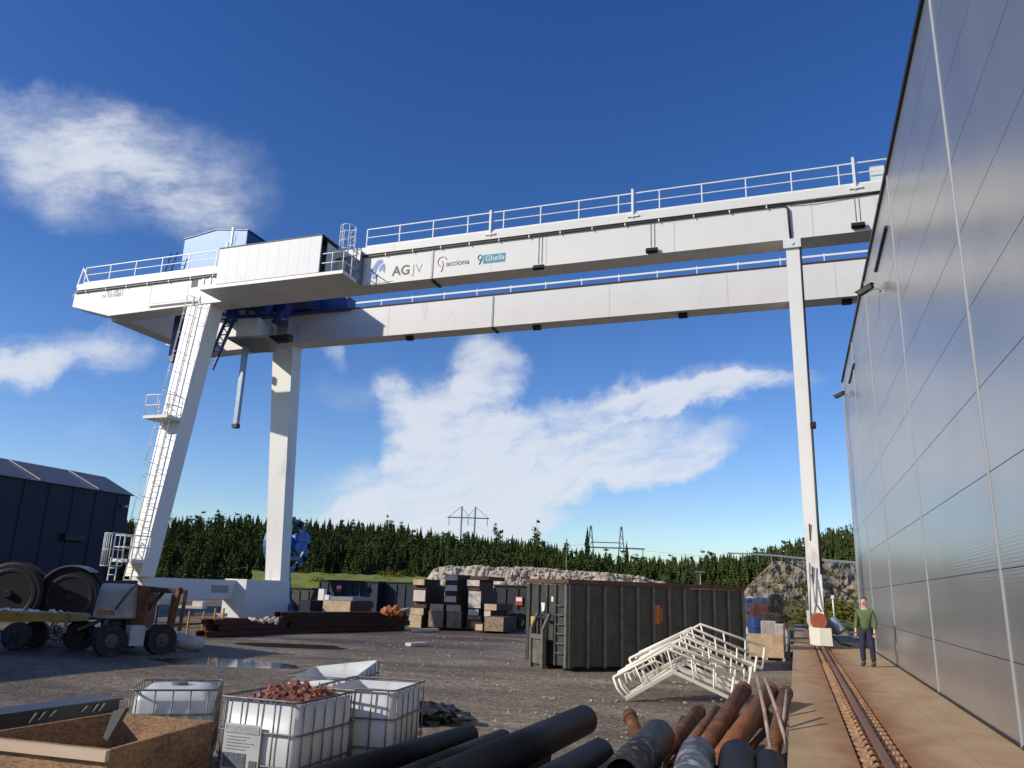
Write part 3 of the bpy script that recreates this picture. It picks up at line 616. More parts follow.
# access ladder on the near left leg: ladder runs up the front face
lad = MB()
def legfront(z, fx):                           # point on the front face of the near left leg
    u = (z-1.99)/15.0; x0 = -30.75+(-32.35+30.75)*u; x1 = -29.85+(-30.72+29.85)*u
    return Vector((x0+(x1-x0)*fx, 30.55+3.11*u, z))
OUT = Vector((0,-1,.2)).normalized()
def lp(z, s): c = legfront(z, .42); return c + Vector((s*.22,0,0)) + OUT*.16
for s in (-1,1): lad.tube([lp(1.0,s), lp(17.6,s)], .03, 6)
z = 1.2
while z < 17.3: lad.tube([lp(z,-1), lp(z,1)], .017, 5); z += .3
lad = lad.build('access_ladder', M_rail, crane)
def hoop(z, r=.38):
    c = legfront(z,.42)+OUT*.16; return [c + Vector((-r*math.cos(a),0,0)) + OUT*(r*1.75*math.sin(a)) for a in [math.pi*k/8 for k in range(9)]]
def cage(z0, z1):
    k = MB(); zs = [z0+(z1-z0)*i/max(1, round((z1-z0)/1.1)) for i in range(max(1, round((z1-z0)/1.1))+1)]; H = [hoop(z) for z in zs]
    for h in H: k.tube(h, .018, 5)
    for j in (2,4,6): k.tube([h[j] for h in H], .013, 5)
    k.build('ladder_cage', M_rail, lad)
cage(4.3,6.6); cage(7.2,10.0); cage(11.2,17.1)
def landing(z, x0, x1, dy):
    c = legfront(z,.42); y1 = c.y-.05; y0 = y1-dy
    k = MB(); k.box((c.x+x0,y0,z-.16),(c.x+x1,y1,z)); k.build('landing', M_white, lad)
    k = MB()
    pts = [(c.x+x0+.03,y1-.05),(c.x+x0+.03,y0+.03),(c.x+x1-.03,y0+.03),(c.x+x1-.03,y1-.05)]
    for h in (.55,1.1): k.tube([(x,y,z+h) for x, y in pts], .028, 5)
    for x, y in pts+[((pts[0][0]+pts[2][0])/2, y0+.03)]: k.tube([(x,y,z+.002),(x,y,z+1.1)], .028, 5)
    k.build('landing_railing', M_rail, lad)
landing(9.9, -.75, .85, 1.0); landing(2.5, -.30, .95, 1.1)
k = MB(); c = legfront(2.55,.42); xa = c.x+.02
for z in (2.15,2.9,3.65): k.tube([(xa-.42*math.cos(a)-.1, c.y-1.1-.75*math.sin(a), z) for a in [math.pi*q/8 for q in range(9)]], .022, 5)
for q in range(0,9): a = math.pi*q/8; k.tube([(xa-.42*math.cos(a)-.1, c.y-1.1-.75*math.sin(a), 2.15),(xa-.42*math.cos(a)-.1, c.y-1.1-.75*math.sin(a), 3.65)], .02, 5)
k.build('ladder_cage', M_rail, lad)
k = MB()
for s_ in (-.22,.22): k.tube([(xa+s_-.1,c.y-1.2,.0),(xa+s_-.1,c.y-1.15,2.55)], .028, 6)
for i in range(8): k.tube([(xa-.32,c.y-1.2,.2+.31*i),(xa+.12,c.y-1.2,.2+.31*i)], .018, 5)
k.build('ladder_foot', M_rail, lad)

# electrical room on its platform in front of the near girder
er = MB().box((-29.95,31.8,17.02),(-20.9,33.58,17.2)).build('service_platform', M_white, crane)
k = MB(); n = 10
for i in range(n):
    a = -28.85+6.5*i/n; k.box((a+.004,31.78,17.22),(a+6.5/n-.004,31.82,19.30))
k.box((-28.84,31.823,17.22),(-22.36,31.87,19.29)); 
k.build('room_front', M_whitebox, er)
k = MB(); k.box((-28.9,31.76,19.303),(-22.3,33.56,19.37)); k.build('room_roof', M_dark, er)
k = MB(); k.box((-28.84,31.88,17.22),(-28.78,33.55,19.29)); k.box((-22.55,32.6,17.22),(-22.49,33.55,19.29)); k.box((-28.77,33.5,17.22),(-22.6,33.56,19.29)); k.build('room_wall', M_whitebox, er)
k = MB(); k.box((-28.6,32.7,17.3),(-22.8,33.4,19.2)); k.build('switch_cabinet', M_grey, er)
k = MB()
for h in (.55,1.08): k.tube([(-22.3,31.9,17.2+h),(-20.98,31.9,17.2+h),(-20.98,33.5,17.2+h)], .03, 6)
for x, y in ((-20.98,31.9),(-21.65,31.9),(-20.98,32.7)): k.tube([(x,y,17.2),(x,y,18.28)], .03, 6)
k.build('platform_railing', M_rail, er)
k = MB(); k.box((-20.88,33.2,17.05),(-20.82,33.59,18.9)); k.box((-21.75,33.3,17.22),(-20.92,33.56,18.7)); k.build('side_panel', M_grey, er)
k = MB(); cx, cy = -21.75, 33.3
for h in (19.0,19.5,20.0,20.4): k.tube([(cx+.42*math.cos(a),cy+.42*math.sin(a),h) for a in [2*math.pi*j/12 for j in range(13)]], .025, 5)
for j in range(7): a = 2*math.pi*j/7; k.tube([(cx+.42*math.cos(a),cy+.42*math.sin(a),18.6),(cx+.42*math.cos(a),cy+.42*math.sin(a),20.4)], .022, 5)
k.build('ladder_cage', M_rail, er)
k = MB(); k.bar((-28.2,31.83,19.5),(-28.2,31.83,20.55),.1,.1,(0,1,0)); k.build('lamp_post', M_rail, er)


# trolley with blue machinery house, cab, hoist column and ladders
tr = MB()
tr.box((-36.4,34.9,18.95),(-28.2,35.5,19.75)); tr.box((-36.4,40.9,18.95),(-26.3,41.9,19.75)); tr.box((-36.3,35.51,19.0),(-35.5,40.89,19.7)); tr.box((-29.0,35.51,19.0),(-28.2,40.89,19.7)); tr.box((-35.49,35.51,19.1),(-29.01,40.89,19.35))
tr = tr.build('trolley', M_navyframe, crane)
k = MB(); hy0, hy1 = 35.6, 38.2; x0, x1 = -35.2, -30.45; xm = (x0+x1)/2
k.hexa([(x0,hy0,19.8),(x1,hy0,19.8),(x1,hy1,19.8),(x0,hy1,19.8)], [(x0,hy0,22.42),(x1,hy0,22.42),(x1,hy1,22.42),(x0,hy1,22.42)]); k.prism([(x0,hy0,22.424),(x1,hy0,22.424),(xm,hy0,22.75)], (0,hy1-hy0,0)); mh = k.build('machinery_house', M_ltblue, tr)
k = MB(); k.hexa([(x0-.1,hy0-.05,22.43),(xm,hy0-.05,22.77),(xm,hy1,22.77),(x0-.1,hy1,22.43)], [(x0-.1,hy0-.05,22.49),(xm,hy0-.05,22.83),(xm,hy1,22.83),(x0-.1,hy1,22.49)]); k.hexa([(xm+.004,hy0-.05,22.77),(x1+.1,hy0-.05,22.43),(x1+.1,hy1,22.43),(xm+.004,hy1,22.77)], [(xm+.004,hy0-.05,22.83),(x1+.1,hy0-.05,22.49),(x1+.1,hy1,22.49),(xm+.004,hy1,22.83)]); k.build('roof', M_dkblue, mh)
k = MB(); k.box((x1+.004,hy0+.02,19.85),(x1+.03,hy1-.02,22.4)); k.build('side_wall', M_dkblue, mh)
k = MB(); k.box((x0-.05,hy0-.04,19.76),(x1+.05,hy0-.004,20.05)); k.build('base_trim', M_navyframe, mh)
k = MB()
for s in (0,.5): k.tube([(-36.1+s,35.2,19.7),(-35.75+s,35.2,21.4)], .04, 6)
for i in range(6): k.tube([(-36.05+.06*i,35.2,19.95+.26*i),(-35.55+.06*i,35.2,19.95+.26*i)], .025, 5)
k.build('trolley_ladder', M_navyframe, tr)
# cab
p = gy(229,318,37.3); k = MB(); k.obox((-30.55,37.6,16.5),(1.5,1.9,1.3),(0,0,R_(8)),.06,1); cab = k.build('operator_cab', M_whitebox, tr)
k = MB(); k.obox((-30.2,37.6,15.72),(2.6,2.9,.14),(0,0,R_(8)),.02,1); k.build('cab_floor', M_grey, cab)
k = MB(); k.box((-29.3,38.0,16.1),(-28.5,39.2,17.3)); k.build('drive_box', M_grey, tr)
k = MB()
for i in range(9): k.box((-29.4+.17*i,37.5,15.75),(-29.31+.17*i,37.9,16.2))
k.build('cooling_fins', M_dark, tr)
k = MB()
for i, (x, y, z, sx_, sy_, sz_) in enumerate([(-31.6,36.5,17.6,.5,.5,.8),(-31.0,37.2,18.2,1.2,.8,.9),(-29.4,36.9,18.0,.6,.6,1.1),(-29.4,38.4,18.2,.9,.9,.8),(-29.0,37.6,17.4,.35,.35,1.0)]): k.obox((x,y,z),(sx_,sy_,sz_),(0,.1*i,.2),.04,1)
k.build('hoist_gear', M_navyframe, tr)
k = MB()
for x in (-31.9,-31.2,-30.5,-29.8): k.bar((x,36.6,18.95),(x+.3,37.3,17.3),.12,.12)
k.build('hanger', M_navyframe, tr)
a, b = gy(246,345,37.4), gy(237.3,428,37.4)
k = MB(); k.bar((a.x,37.4,15.7),(a.x,37.4,b.z+.25),.28,.26,(0,1,0)); k.build('hoist_column', M_greypole, tr)
k = MB(); k.box((a.x-.18,37.24,b.z),(a.x+.18,37.56,b.z+.24)); k.build('column_shoe', M_dark, tr)
a, b = gy(231,318,36.4), gy(208,370,36.4); k = MB()
for s in (-.3,.3): k.bar(Vector((a.x+s,36.4,a.z)), Vector((b.x+s,36.4,b.z)), .14, .14)
for i in range(7):
    q = a.lerp(b, i/6.2); k.bar((q.x-.3,36.4,q.z),(q.x+.3,36.4,q.z),.06,.06)
    if i < 6:
        q2 = a.lerp(b, (i+1)/6.2); k.bar((q.x-.3,36.4,q.z),(q2.x+.3,36.4,q2.z),.05,.05)
k.build('cable_arm', M_navyframe, tr)
a, b = gy(179,322,36.2), gy(174,362,36.2); k = MB(); k.bar((a.x,36.2,a.z+1.2),(a.x-.05,36.2,b.z),.42,.36,(0,1,0)); k.build('hoist_column', M_navyframe, tr)
k = MB(); k.box((a.x-.35,38.0,a.z-.1),(a.x-.15,38.25,a.z+.35)); k.build('sensor_box', M_whitebox, tr)

# ================================================================== NAVY HALL ON THE LEFT
M_navywall = mat('navy_cladding', (.009,.014,.034), .6, .2, .2, 1.5, stretch=(1,1,.2))
M_greyroof = mat('grey_roof_sheet', (.13,.14,.165), .5, .2, .15, 1, stretch=(1,.2,1))
nh = thing('navy_hall', 'dark navy metal hall with a pale grey curved roof behind the left crane leg', 'building', (-49.3,30,G))
k = MB(); X0, W = -49.3, 22
prof = [(0,G),(0,8.0),(-W,8.0),(-W,G)]
k.prism([(X0+a,-2,b) for a, b in prof], (0,50.3,0)); wl = k.build('wall', M_navywall, nh)
rp = [(.25,7.92),(-3.2,9.5),(-7,10.1),(-11,10.35),(-15,10.1),(-19,9.5),(-W-.25,7.92)]
k = MB(); k.prism([(X0+a,-2.2,b) for a, b in rp], (0,50.75,0)); k.build('roof', M_greyroof, nh)
k = MB()
for y in range(0, 48, 5): k = MB(); k.bar((X0+.22,y,8.03),(X0-3.2,y,9.53),.06,.05); k.build('roof_seam', M_grey, nh)

k = MB(); p = gy(68,526,42); k.obox((X0+.2,43.5,4.3),(.4,1.7,.5),(0,0,0),.05,1); k.build('vent', M_dark, nh)
k = MB()
for y in range(-1, 48, 2): k.box((X0+.01,y,G+.3),(X0+.05,y+.06,7.8))
k.build('cladding_rib', M_navywall, wl)
p = gd(134,494,68); k = MB(); k.box((X0+.05,47.5,6.9),(X0+.45,47.8,7.1)); k.build('lamp', M_seam, nh)

# unseen hall added left of the frame to shade the left foreground
th = thing('added_shade_hall', 'plain unseen hall added beyond the left edge of the yard for its shade', 'building', (-37,-7,G))
k = MB(); k.box((-46,-26,G),(-29.5,12.5,8.4)); k.build('wall', M_greyroof, th)
k = MB(); k.prism([(-46.4,-26.3,8.4),(-29.1,-26.3,8.4),(-37.7,-26.3,9.9)], (0,39.1,0)); k.build('roof', M_dark, th)

# ================================================================== TERRAIN AND WOOD
def hor(px): return 600 - (796-px)*.0338
def interp(tab, x):
    for (a, b), (c, d) in zip(tab, tab[1:]):
        if a <= x <= c: return b+(d-b)*(x-a)/(c-a)
    return tab[0][1] if x < tab[0][0] else tab[-1][1]
SKYL = [(-200,513),(150,515),(230,513),(300,517),(380,520),(450,531),(520,535),(560,543),(600,552),(640,557),(700,555),(740,553),(770,547),(800,538),(830,529),(857,525),(1300,515)]
def ground_top(px, D, th_):            # terrain height so that trees of height th_ reach the skyline
    s = interp(SKYL, px); return 1.65 + (hor(px)-s)*D/F - th_
M_hill = mat('forest_floor', (.035,.042,.02), .95, 0, .4, .15, dirt=((.06,.07,.025), .4, .3, (1,1,1)), bump=.6, bscale=1.5)
M_grass = mat('rough_grass', (.17,.19,.016), .95, 0, .4, .35, dirt=((.14,.12,.04), .45, .6, (1,1,1)), bump=.8, bscale=3)
bm = bmesh.new(); rows = []
Ds = [100, 118, 135, 150, 165, 180, 230, 320]
for D in Ds:
    row = []
    for px in range(-300, 1500, 25):
        zt = ground_top(px, 172, 8.0)
        u = min(1, max(0, (D-105)/67)); z = G-.3 + (zt-G)*(u*u*(3-2*u))
        if D > 180: z = zt - (D-180)*.02
        p = gd(px, hor(px), D); row.append(bm.verts.new((p.x, p.y, z + .5*mnoise.noise(Vector((p.x*.05, p.y*.05, 0))))))
    rows.append(row)
for a, b in zip(rows, rows[1:]):
    for i in range(len(a)-1): bm.faces.new((a[i], a[i+1], b[i+1], b[i])).smooth = True
me = bpy.data.meshes.new('wooded_hill'); bm.to_mesh(me); bm.free(); me.materials.append(M_hill)
o = bpy.data.objects.new('wooded_hill', me); C.objects.link(o); struct(o)
HILLROWS = Ds
def hill_z(px, D):
    zt = ground_top(px, 172, 8.0); u = min(1, max(0, (D-105)/67)); z = G-.3 + (zt-G)*(u*u*(3-2*u))
    if D > 180: z = zt - (D-180)*.02
    return z
# leaves
def leaf_mat(name, a, b):
    m = bpy.data.materials.new(name); m.use_nodes = True; nt = m.node_tree; L = nt.links.new; p = nt.nodes['Principled BSDF']
    tc = node(nt, 'ShaderNodeTexCoord'); n = node(nt, 'ShaderNodeTexNoise'); n.inputs['Scale'].default_value = 1.3; L(tc.outputs['Object'], n.inputs['Vector'])
    oi = node(nt, 'ShaderNodeObjectInfo'); ad = node(nt, 'ShaderNodeMath', operation='MULTIPLY_ADD'); L(oi.outputs['Random'], ad.inputs[0]); ad.inputs[1].default_value = .5; L(n.outputs['Fac'], ad.inputs[2])
    r = node(nt, 'ShaderNodeValToRGB'); e = r.color_ramp.elements; e[0].position = .35; e[1].position = 1.0; e[0].color = (*a, 1); e[1].color = (*b, 1)
    L(ad.outputs[0], r.inputs[0]); L(r.outputs[0], p.inputs['Base Color']); p.inputs['Roughness'].default_value = .95; p.inputs['Specular IOR Level'].default_value = .05
    return m
M_spruce = leaf_mat('spruce_needles', (.035,.052,.015), (.082,.105,.030))
M_pine = leaf_mat('pine_needles', (.044,.064,.018), (.095,.118,.034))
M_birch = leaf_mat('birch_leaves', (.062,.088,.018), (.115,.14,.032))
def leafquad(k, c, s, r):
    a = Vector((r.uniform(-1,1), r.uniform(-1,1), r.uniform(-.7,.7))).normalized(); b = a.cross(Vector((r.uniform(-1,1), r.uniform(-1,1), r.uniform(-1,1)))).normalized()
    k.face([c-a*s, c+b*s*.7, c+a*s, c-b*s*.7])
def spruce(h, seed, nl=17, nb=11, wid=.2):
    r = random.Random(seed); k = MB()
    for i in range(nl):
        t = i/(nl-1); z = h*(.10+.87*t); R = h*wid*(1-t)**.85*r.uniform(.8,1.15)+.12
        n = max(3, round(nb*(1-t*.6)))
        for j in range(n):
            a = 2*math.pi*(j+r.random()*.8)/n; rr = R*r.uniform(.6,1.15); d = Vector((math.cos(a), math.sin(a), 0)); s = Vector((-d.y, d.x, 0))
            c0 = Vector((0,0,z)); c1 = d*rr + Vector((0,0,z-rr*.35)); w = rr*.33+.05; lf = Vector((0,0,h*.035))
            k.face([c0+lf, c0*1+d*rr*.45+s*w+Vector((0,0,-rr*.2)), c1, c0+d*rr*.45-s*w+Vector((0,0,-rr*.2))])
            k.face([c0+d*rr*.2+lf*1.2, c1+lf*.3, c1-lf*1.5, c0+d*rr*.25-lf*1.2])
    k.face([Vector((-.08*h*.2,0,h*.9)), Vector((.08*h*.2,0,h*.9)), Vector((0,0,h*1.03))]); k.face([Vector((0,-.016*h,h*.9)), Vector((0,.016*h,h*.9)), Vector((0,0,h*1.03))])
    return k
def pinetree(h, seed, n=420, base=.45, wid=.16):
    r = random.Random(seed); k = MB(); cl = []
    for i in range(13):
        t = r.random(); z = h*(base+(1-base)*t); R = h*wid*(1-.6*t); a = r.random()*6.28; cl.append((Vector((math.cos(a)*R*r.random(), math.sin(a)*R*r.random(), z)), h*.075*(1.2-.6*t)))
    for i in range(n):
        c, R = r.choice(cl); d = Vector((r.gauss(0,.55), r.gauss(0,.55), r.gauss(0,.33))); leafquad(k, c+d*R, h*.021*r.uniform(.6,1.3), r)
    return k
def broadleaf(h, seed, n=520):
    r = random.Random(seed); k = MB(); cl = []
    for i in range(11):
        t = r.random(); z = h*(.22+.7*t); R = h*.24*(math.sin(math.pi*(.18+.75*t))); a = r.random()*6.28; cl.append((Vector((math.cos(a)*R*r.random(), math.sin(a)*R*r.random(), z)), h*.12))
    for i in range(n):
        c, R = r.choice(cl); d = Vector((r.gauss(0,.6), r.gauss(0,.6), r.gauss(0,.5))); leafquad(k, c+d*R, h*.021*r.uniform(.6,1.3), r)
    return k
def trunk_mb(h, r=.13): k = MB(); k.tube([(0,0,-.6),(0,0,h*.5),(0,0,h*.97)], r, 6, True, [r*1.2, r*.75, r*.15]); return k
protos = []
KINDS = [('spruce_tree','spruce',M_spruce),('pine_tree','pine',M_pine),('birch_tree','birch',M_birch)]
def proto(kind, h, sd, **kw):
    nm, ck, m = KINDS[kind]
    t = bpy.data.objects.new(nm, None); C.objects.link(t); ORG[t.name] = Vector((0,0,0))
    (spruce, pinetree, broadleaf)[kind](h, sd, **kw).build('crown', m, t); trunk_mb(h, .14 if kind != 2 else .1).build('trunk', M_trunk, t)
    return t
P3 = [[proto(0,10,s_) for s_ in (1,2,3,4)], [proto(1,11,s_, wid=w_) for s_, w_ in ((5,.15),(6,.13),(7,.17))], [proto(2,9,s_) for s_ in (8,9,10)]]
used = set()
def place_tree(kind, px, D, z, sc, label, group, rr):
    p0 = rr.choice(P3[kind])
    t = p0 if p0.name not in used else copy_tree(p0); used.add(p0.name)
    p = gd(px, hor(px), D); t.location = (p.x, p.y, z); t.rotation_euler = (0, 0, rr.random()*6.28); t.scale = (sc*rr.uniform(.85,1.2), sc*rr.uniform(.85,1.2), sc)
    return tag(t, label, 'tree', group)
rr = random.Random(11)
LBL = {0: 'dark green spruce standing in the wood behind the yard', 1: 'loose crowned pine standing in the wood behind the yard', 2: 'lighter green birch standing in the wood behind the yard'}
GRP = {0: 'spruces in the wood', 1: 'pines in the wood', 2: 'birches in the wood'}
# skyline rank and front rank: individual trees
for i in range(160):
    px = 150 + 640*(i+rr.random()*.7)/130 if i < 130 else 790 + 75*(i-130+rr.random())/30
    D = rr.uniform(166, 178); k_ = rr.choice([0,0,0,0,0,0,1,2]) 
    tgt = (hor(px)-interp(SKYL, px))*D/F + 1.65 - hill_z(px, D)
    h0 = {0: 10, 1: 11, 2: 9}[k_]
    place_tree(k_, px, D, hill_z(px, D)-.2, max(.5, tgt/h0*rr.uniform(.76,1.04)), LBL[k_], GRP[k_], rr)
for i in range(100):
    px = 150 + 715*(i+rr.random()*.9)/100; D = rr.uniform(112, 128); k_ = rr.choice([0,0,0,1,2,2])
    if px > 740: D = rr.uniform(128,140)
    place_tree(k_, px, D, hill_z(px, D)-.2, rr.uniform(.4,.7), LBL[k_], GRP[k_], rr)
# the body of the wood between the ranks, one mass
def mass(name, label, x0, x1, n, d0, d1, seed, mats_):
    import bisect
    r = random.Random(seed); V = []; Fc = []; MI = []
    src = [(P3[kd][j], kd) for kd in (0,1,2) for j in range(len(P3[kd]))]
    data = []
    for t, kd in src:
        me = [c for c in t.children if c.name.startswith('crown')][0].data
        data.append(([v.co.copy() for v in me.vertices], [tuple(p.vertices) for p in me.polygons], kd))
    for q in range(n):
        px = r.uniform(x0, x1); D = d0+(d1-d0)*r.random(); vs, fs, kd = r.choice(data[:4] if r.random() < .72 else data)
        p = gd(px, hor(px), D); z = hill_z(px, D)-.2; sc = r.uniform(.55,.82); a = r.random()*6.28; ca, sa = math.cos(a)*sc, math.sin(a)*sc; o_ = len(V)
        V += [(p.x+v.x*ca-v.y*sa, p.y+v.x*sa+v.y*ca, z+v.z*sc) for v in vs]; Fc += [tuple(i+o_ for i in f) for f in fs]; MI += [kd]*len(fs)
    me = bpy.data.meshes.new(name); me.from_pydata(V, [], Fc); me.update()
    for m in mats_: me.materials.append(m)
    me.polygons.foreach_set('material_index', MI)
    o = bpy.data.objects.new(name, me); C.objects.link(o); tag(o, label, 'wood', kind='stuff')
mass('conifer_wood', 'dense dark conifer wood covering the low hill behind the yard', -60, 660, 1500, 122, 172, 5, [M_spruce, M_pine, M_birch])
mass('hillside_wood', 'green mixed wood covering the hill above the rock cutting', 640, 1000, 850, 130, 174, 6, [M_spruce, M_pine, M_birch])
# trees that stand out against the sky
for (px, top, kd, D, lab) in [(535,521,1,150,'tall pine standing clear of the skyline behind the rock heap'),(587,526,0,160,'slim tall spruce just left of the lattice power pylon'),(627,540,0,160,'slim spruce just right of the lattice power pylon'),
                              (383,516,1,160,'tall pine rising above the wood left of the timber stacks'),(493,524,1,165,'pine rising above the wood right of the far twin pole pylon')]:
    z = hill_z(px, D)-.2; h = 1.65+(hor(px)-top)*D/F - z
    t = place_tree(kd, px, D, z, h/(10.3 if kd == 0 else 11), lab, None, rr)
    t.scale = (t.scale[2]*.62, t.scale[2]*.62, t.scale[2])
# grass slopes and bushes
def slope(name, pts, m):               # pts: (px_left, px_right, D, z)
    bm = bmesh.new(); rows = []; n = 26
    for (a, b, D, z) in pts:
        rows.append([bm.verts.new(gd(a+(b-a)*i/n, 0, D)*0 + Vector((*(gd(a+(b-a)*i/n, hor(a+(b-a)*i/n), D).xy), z + .25*mnoise.noise(Vector((i*.7, D*.2, z)))))) for i in range(n+1)])
    for a, b in zip(rows, rows[1:]):
        for i in range(n): bm.faces.new((a[i], a[i+1], b[i+1], b[i])).smooth = True
    me = bpy.data.meshes.new(name); bm.to_mesh(me); bm.free(); me.materials.append(m); o = bpy.data.objects.new(name, me); C.objects.link(o); return struct(o)
slope('grass_slope', [(250,440,84,G-.4),(250,440,88,1.2),(252,440,94,2.4),(250,440,101,3.0),(250,440,112,2.6)], M_grass)
slope('grass_bank', [(735,960,62,G-.4),(735,960,68,.3),(735,960,76,1.0),(735,960,88,1.6),(735,960,104,1.6)], mat('dry_olive_grass', (.10,.09,.022), .95, 0, .4, .5, dirt=((.16,.13,.05), .4, .8, (1,1,1)), bump=.8, bscale=3))
def bush_mb(r0, seed, n=170):
    r = random.Random(seed); k = MB()
    cl = [(Vector((r.uniform(-.7,.7), r.uniform(-.7,.7), r.uniform(.25,.9)))*r0, r0*.45) for _ in range(7)]
    for _ in range(n):
        c, R = r.choice(cl); d = Vector((r.gauss(0,.6), r.gauss(0,.6), r.gauss(0,.5))); q = c+d*R; q.z = max(.05, q.z); leafquad(k, q, r0*.12*r.uniform(.6,1.4), r)
    return k
M_bush = leaf_mat('bush_leaves', (.06,.066,.012), (.15,.135,.024))
bp = [bush_mb(1.0, s_).build('bush', M_bush) for s_ in (21,22,23)]
bi = 0
for i in range(44):
    if i < 30: px = 735+150*rr.random(); D = rr.uniform(60,86); z = .2+(D-60)*.05-.5; s_ = rr.uniform(.7,1.5); lab, gp = 'yellow green bush on the bank below the rock cutting', 'bushes below the rock cutting'
    else: px = 295+125*rr.random(); D = rr.uniform(89,104); z = 1.2+(D-88)*.1; s_ = rr.uniform(.7,1.3); lab, gp = 'yellow green bush on the grass slope below the wood', 'bushes on the grass slope'
    b = bp[i] if i < 3 else bp[i % 3].copy()
    if i >= 3: C.objects.link(b)
    p = gd(px, hor(px), D); b.location = (p.x, p.y, z); b.scale = (s_, s_, s_*.75); b.rotation_euler = (0,0,rr.random()*6); tag(b, lab, 'bush', gp)
for i in range(16):
    px = 752+105*rr.random(); D = rr.uniform(106,109.5); b = bp[i % 3].copy(); C.objects.link(b); p = gd(px, hor(px), D); s_ = rr.uniform(.5,1.0)
    b.location = (p.x, p.y, rr.uniform(1.2,2.6)+(D-106)*.9); b.scale = (s_,s_,s_*.8); b.rotation_euler = (0,0,rr.random()*6); tag(b, 'small bush clinging to the face of the rock cutting', 'bush', 'bushes on the rock cutting')
# rock cutting on the right, with a road barrier on top of it
M_cliff = mat('broken_rock', (.20,.165,.12), .95, 0, .4, .5, dirt=((.30,.25,.19), .45, .8, (1,1,.5)), bump=.8, bscale=2.5, dirt2=((.09,.08,.05), .25, 1.1, (1,1,.4)))
bm = bmesh.new(); rows = []; nx, nz_ = 150, 22
for j in range(nz_+1):
    row = []
    for i in range(nx+1):
        px = 735+260*i/nx; top = interp([(735,.8),(752,4.0),(775,7.2),(860,7.6),(1000,8)], px); z = G + (top-G)*j/nz_
        q = Vector((px*.09, z*.75, 2)); q = Vector((px*.05+z*.12, z*.30, 2)); D = 110 + 6.0*j/nz_ - 2.0*mnoise.fractal(q, .8, 2.1, 6)
        p = gd(px, hor(px), D); row.append(bm.verts.new((p.x, p.y, z)))
    rows.append(row)
top = []
for v in rows[-1]: top.append(bm.verts.new((v.co.x*1.14, v.co.y*1.14, v.co.z+.3)))
rows.append(top)
for a, b in zip(rows, rows[1:]):
    for i in range(nx): bm.faces.new((a[i], a[i+1], b[i+1], b[i]))
me = bpy.data.meshes.new('rock_cutting'); bm.to_mesh(me); bm.free(); me.materials.append(M_cliff)
struct(tag(bpy.data.objects.new('rock_cutting', me), 'broken grey rock cutting below the road barrier', 'rock face', kind='structure')); C.objects.link(bpy.data.objects['rock_cutting'])
t = thing('road_barrier', 'long grey road barrier running along the top of the rock cutting', 'barrier', gd(800,558,108))
pa = [gd(728,553,150), gd(770,555,122), gd(800,558,110), gd(870,563.5,97), gd(960,568,88)]
k = MB()
for a, b in zip(pa, pa[1:]): k.bar(a, b, .12, .26)
k.build('beam', M_grey, t)
for a, b in zip(pa, pa[1:]):
    for u in (.05,.4,.75): q = a.lerp(b, u); k = MB(); k.box((q.x-.07,q.y+.08,q.z-1.3),(q.x+.07,q.y+.22,q.z+.1)); k.build('post', M_grey, t)
# heap of pale blasted rock behind the timber stacks
M_heap = mat('pale_rock_heap', (.44,.37,.28), .95, 0, .3, .8, dirt=((.2,.17,.14), .4, 1.2, (1,1,1)), bump=1.0, bscale=2)
bm = bmesh.new(); rows = []; n = 70
TOPH = [(425,580),(432,570),(450,567),(520,568),(560,570),(600,573),(640,577),(665,584),(680,590)]
NR = 26; n = 120
for jr in range(NR+1):
    u_ = jr/NR; row = []
    for i in range(n+1):
        px = 425+255*i/n; zt = 1.65+(hor(px)-interp(TOPH, px))*68/F; D = 61.5+17*u_
        u = min(1, u_/.38); u = u*u*(3-2*u) if u_ < .38 else max(0, 1-((u_-.38)/.62)**2)
        p = gd(px, hor(px), D); z = G-.3+(zt-G+.3)*u
        q = Vector((p.x*.55, p.y*.55, z*.55)); f_ = mnoise.fractal(q, .6, 2.2, 5)
        row.append(bm.verts.new((p.x+.25*f_, p.y-.5*f_, z+(.22*f_ if 0 < jr < NR else 0))))
    rows.append(row)
for a, b in zip(rows, rows[1:]):
    for i in range(n): bm.faces.new((a[i], a[i+1], b[i+1], b[i]))
me = bpy.data.meshes.new('rock_heap'); bm.to_mesh(me); bm.free(); me.materials.append(M_heap)
o = bpy.data.objects.new('rock_heap', me); C.objects.link(o); tag(o, 'long heap of pale blasted rock behind the timber stacks and the skip', 'rock heap', kind='stuff')
k = MB(); r = random.Random(4)
for _ in range(700):
    px = r.uniform(432,662); D = r.uniform(62.5,68); u = min(1,(D-62)/5); zt = 1.65+(hor(px)-interp(TOPH, px))*68/F; p = gd(px, hor(px), D)
    k.rock((p.x,p.y,G+(zt-G)*u*.97), r.uniform(.06,.24), (1,1,.8), r.random()*60, 1, .35)
tag(k.build('loose_boulders', M_heap), 'loose pale boulders lying on the face of the rock heap', 'boulders', kind='stuff')
k = MB(); r = random.Random(9)
for _ in range(70):
    px = r.uniform(744,774); p = gd(px, hor(px), r.uniform(50,53)); k.rock((p.x,p.y,r.uniform(.8,1.6)-.0), r.uniform(.15,.4), (1,1,.8), r.random()*60, 1, .3)
tag(k.build('pale_stone_pile', mat('pale_stone', (.52,.47,.38), .9, 0, .3, 2)), 'small pile of pale stones right of the skip', 'stone pile', kind='stuff')

